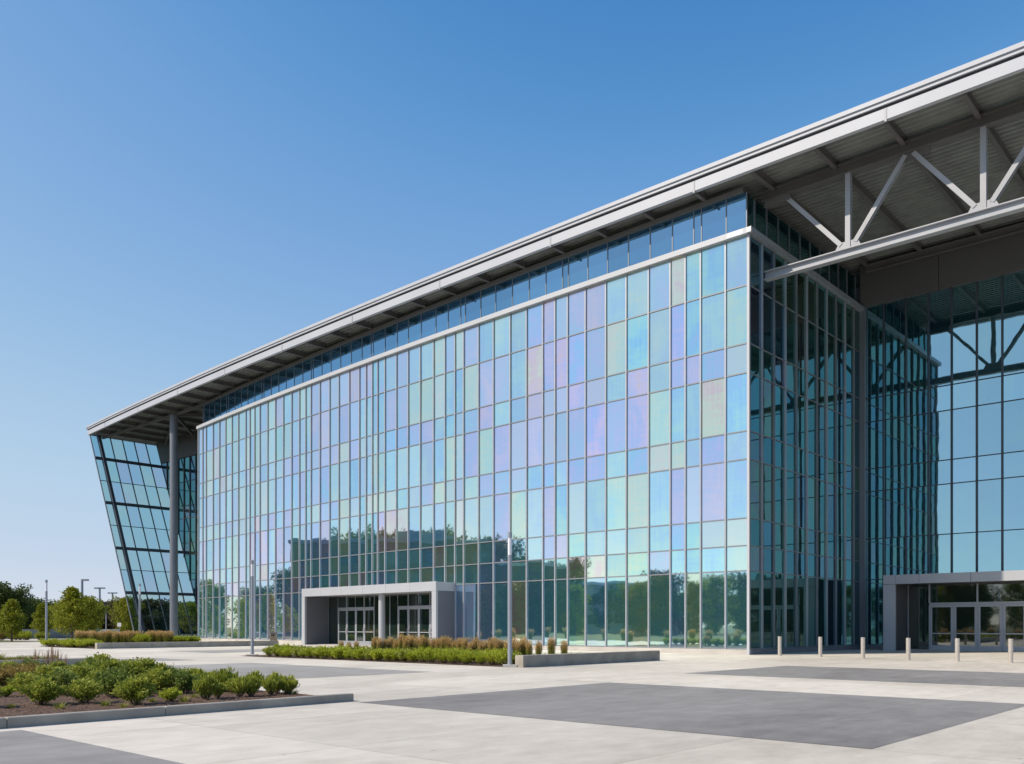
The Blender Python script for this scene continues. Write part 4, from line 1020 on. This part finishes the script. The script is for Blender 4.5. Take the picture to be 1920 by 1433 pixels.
mb = MB(); X, Y = G(956, 1251); mb.box(X-.28, X+.28, Y-.28, Y+.28, 0.002, .10); tag(mb.build('lamp_footing', M['plinth'], origin=(X, Y, 0)), 'small concrete footing under the nearest lamp post', 'footing')
mb = MB(); X, Y = G(87, 1213); mb.box(X-.3, X+.3, Y-.3, Y+.3, 0.002, .12); tag(mb.build('lamp_footing', M['plinth'], origin=(X, Y, 0)), 'small concrete footing under the far left lamp post', 'footing')
def mast(x, D_, h, heads, label):
    t = thing('mast_light', label, 'car park light', at(x, D_), 'car park lights'); p = at(x, D_)
    mb = MB(); mb.tube(p, p+Vector((0, 0, h)), .26, .2, 10); mb.build('mast', M['lamp'], t)
    for s_ in heads:
        a, b = sorted((s_*.1, s_*1.1)); MB().box(p.x+a, p.x+b, p.y-.25, p.y+.25, p.z+h-.32, p.z+h-.02).build('lamp_head', M['lamp'], t)
mast(154, 155, 9.9, (1,), 'tallest car park light, with one head to the right')
mast(187, 190, 10.0, (-1, 1), 'T-shaped double-headed car park light')
mast(211, 215, 9.9, (-1, 1), 'farthest double-headed car park light beside the leaning screen')
mast(57, 225, 9.6, (1,), 'small far car park light over the left trees')
# slim banner post
p = at(199, 112); t = thing('sign_post', 'thin pale post with a narrow black sign at its top, before the trees', 'sign post', p)
MB().tube(p, p+Vector((0, 0, 4.1)), .08, .07, 8).build('post', M['lamp'], t); MB().box(p.x-.14, p.x+.16, p.y-.13, p.y-.06, 3.3, 4.6).build('sign', M['black'], t)
p = at(224, 118); t = thing('road_sign', 'small white sign on a post by the foot of the leaning screen', 'sign', p)
MB().tube(p, p+Vector((0, 0, 1.9)), .05, .05, 8).build('post', M['lamp'], t); MB().box(p.x-.26, p.x+.26, p.y-.1, p.y-.06, 1.6, 2.1).build('sign_panel', M['white'], t)
# low barrier wall + site wall
a, b = at(42, 116), at(150, 122); mb = MB()
mb.bar(a+Vector((0, 0, .62)), b+Vector((0, 0, .62)), .3, 1.24); tag(mb.build('barrier_wall', M['fence'], origin=a), 'low grey barrier wall before the trees at far left', 'wall')
a, b = at(188, 122), at(222, 125); t = thing('car_park_barrier', 'white horizontal barrier rail before the brown trees', 'barrier', a)
MB().bar(a+Vector((0, 0, 1.1)), b+Vector((0, 0, 1.1)), .2, .25).build('rail', M['white'], t)
for f in (0, .5, 1): q = a.lerp(b, f); MB().box(q.x-.12, q.x+.12, q.y-.12, q.y+.12, 0, .96).build('post', M['white'], t)
# parked cars, far off
def make_car(p, rz, m, label):
    t = thing('parked_car', label, 'car', p, 'parked cars'); t['o0'] = (0, 0, 0); t.rotation_euler = (0, 0, rz)
    prof = [(-2.2, .35), (-2.25, .8), (-2.1, .95), (-1.3, 1.02), (-.7, 1.42), (.6, 1.45), (1.35, 1.0), (2.1, .88), (2.25, .6), (2.2, .35)]
    mb = MB(); n = len(prof)
    for y in (-.85, .85):
        for x, z in prof: mb.v.append((x, y*(1 if z < 1.1 else .82), z))
    mb.f.append(tuple(range(n))[::-1]); mb.f.append(tuple(range(n, 2*n)))
    for i in range(n): j = (i+1) % n; mb.f.append((i, j, n+j, n+i))
    mb.build('body', m, t)
    for s_ in (-1, 1):
        mb = MB(); mb.hexa([(-1.15, s_*.84, 1.04), (1.15, s_*.84, 1.04), (.55, s_*.73, 1.38), (-.65, s_*.73, 1.38), (-1.15, s_*.865, 1.04), (1.15, s_*.865, 1.04), (.55, s_*.755, 1.38), (-.65, s_*.755, 1.38)]); mb.build('side_window', M['gap'], t)
        for x in (-1.35, 1.4): MB().tube((x, s_*.72, .33), (x, s_*.9, .33), .33, .33, 14).build('wheel', M['rubber'], t)
    return t
make_car(at(155, 142), .2, M['white'], 'white car parked before the trees, left of the thin sign post')
make_car(at(172, 146), .2, M['fence'], 'grey car parked right of the white one')
make_car(at(121, 138), .2, M['white'], 'pale car parked behind the pointed young tree')

# ------------------------------------------------------------------ bollards and bin
bl = thing('bollard', 'x', 'bollard', (0, 0, 0)); h = 1.06
MB().tube((0, 0, 0), (0, 0, h-.012), .10, .10, 28).build('post', M['inox'], bl); MB().tube((0, 0, h-.012), (0, 0, h), .10, .09, 28).build('cap', M['inox'], bl)
MB().tube((0, 0, 0), (0, 0, .025), .125, .125, 28).build('base_ring', M['inox'], bl)
LB = ['round steel bollard nearest the glass corner', 'second bollard from the glass corner', 'third bollard from the glass corner', 'bollard left of the right-hand portal doors, fourth in the row',
      'fifth bollard, in front of the first pair of doors', 'rightmost bollard at the picture edge']
for i, (x, y) in enumerate([(1462, 1230), (1538, 1232), (1618, 1235), (1703, 1238), (1795, 1240.5), (1895, 1243)]):
    X, Y = G(x, y); place(bl, (X, Y, 0), 0, 1, LB[i], 'steel bollards in front of the recess')
X, Y = G(513, 1208.5); t = thing('litter_bin', 'square tan slatted litter bin left of the front entrance portal', 'litter bin', (X, Y, 0))
MB().box(X-.25, X+.25, Y-.25, Y+.25, .03, .98).build('bin_body', M['bin'], t)
MB().box(X-.28, X+.28, Y-.28, Y+.28, .98, 1.08).build('bin_lid', M['rafter'], t)
MB().box(X-.15, X+.15, Y-.262, Y-.248, .76, .9).build('bin_opening', M['black'], t)
mb = MB()
for k in range(7): mb.box(X-.24+k*.072, X-.24+k*.072+.045, Y-.275, Y-.251, .08, .72)
mb.build('bin_slats', M['bin'], t)
for pr in (SH, ): pass
print('objects', len(bpy.data.objects))
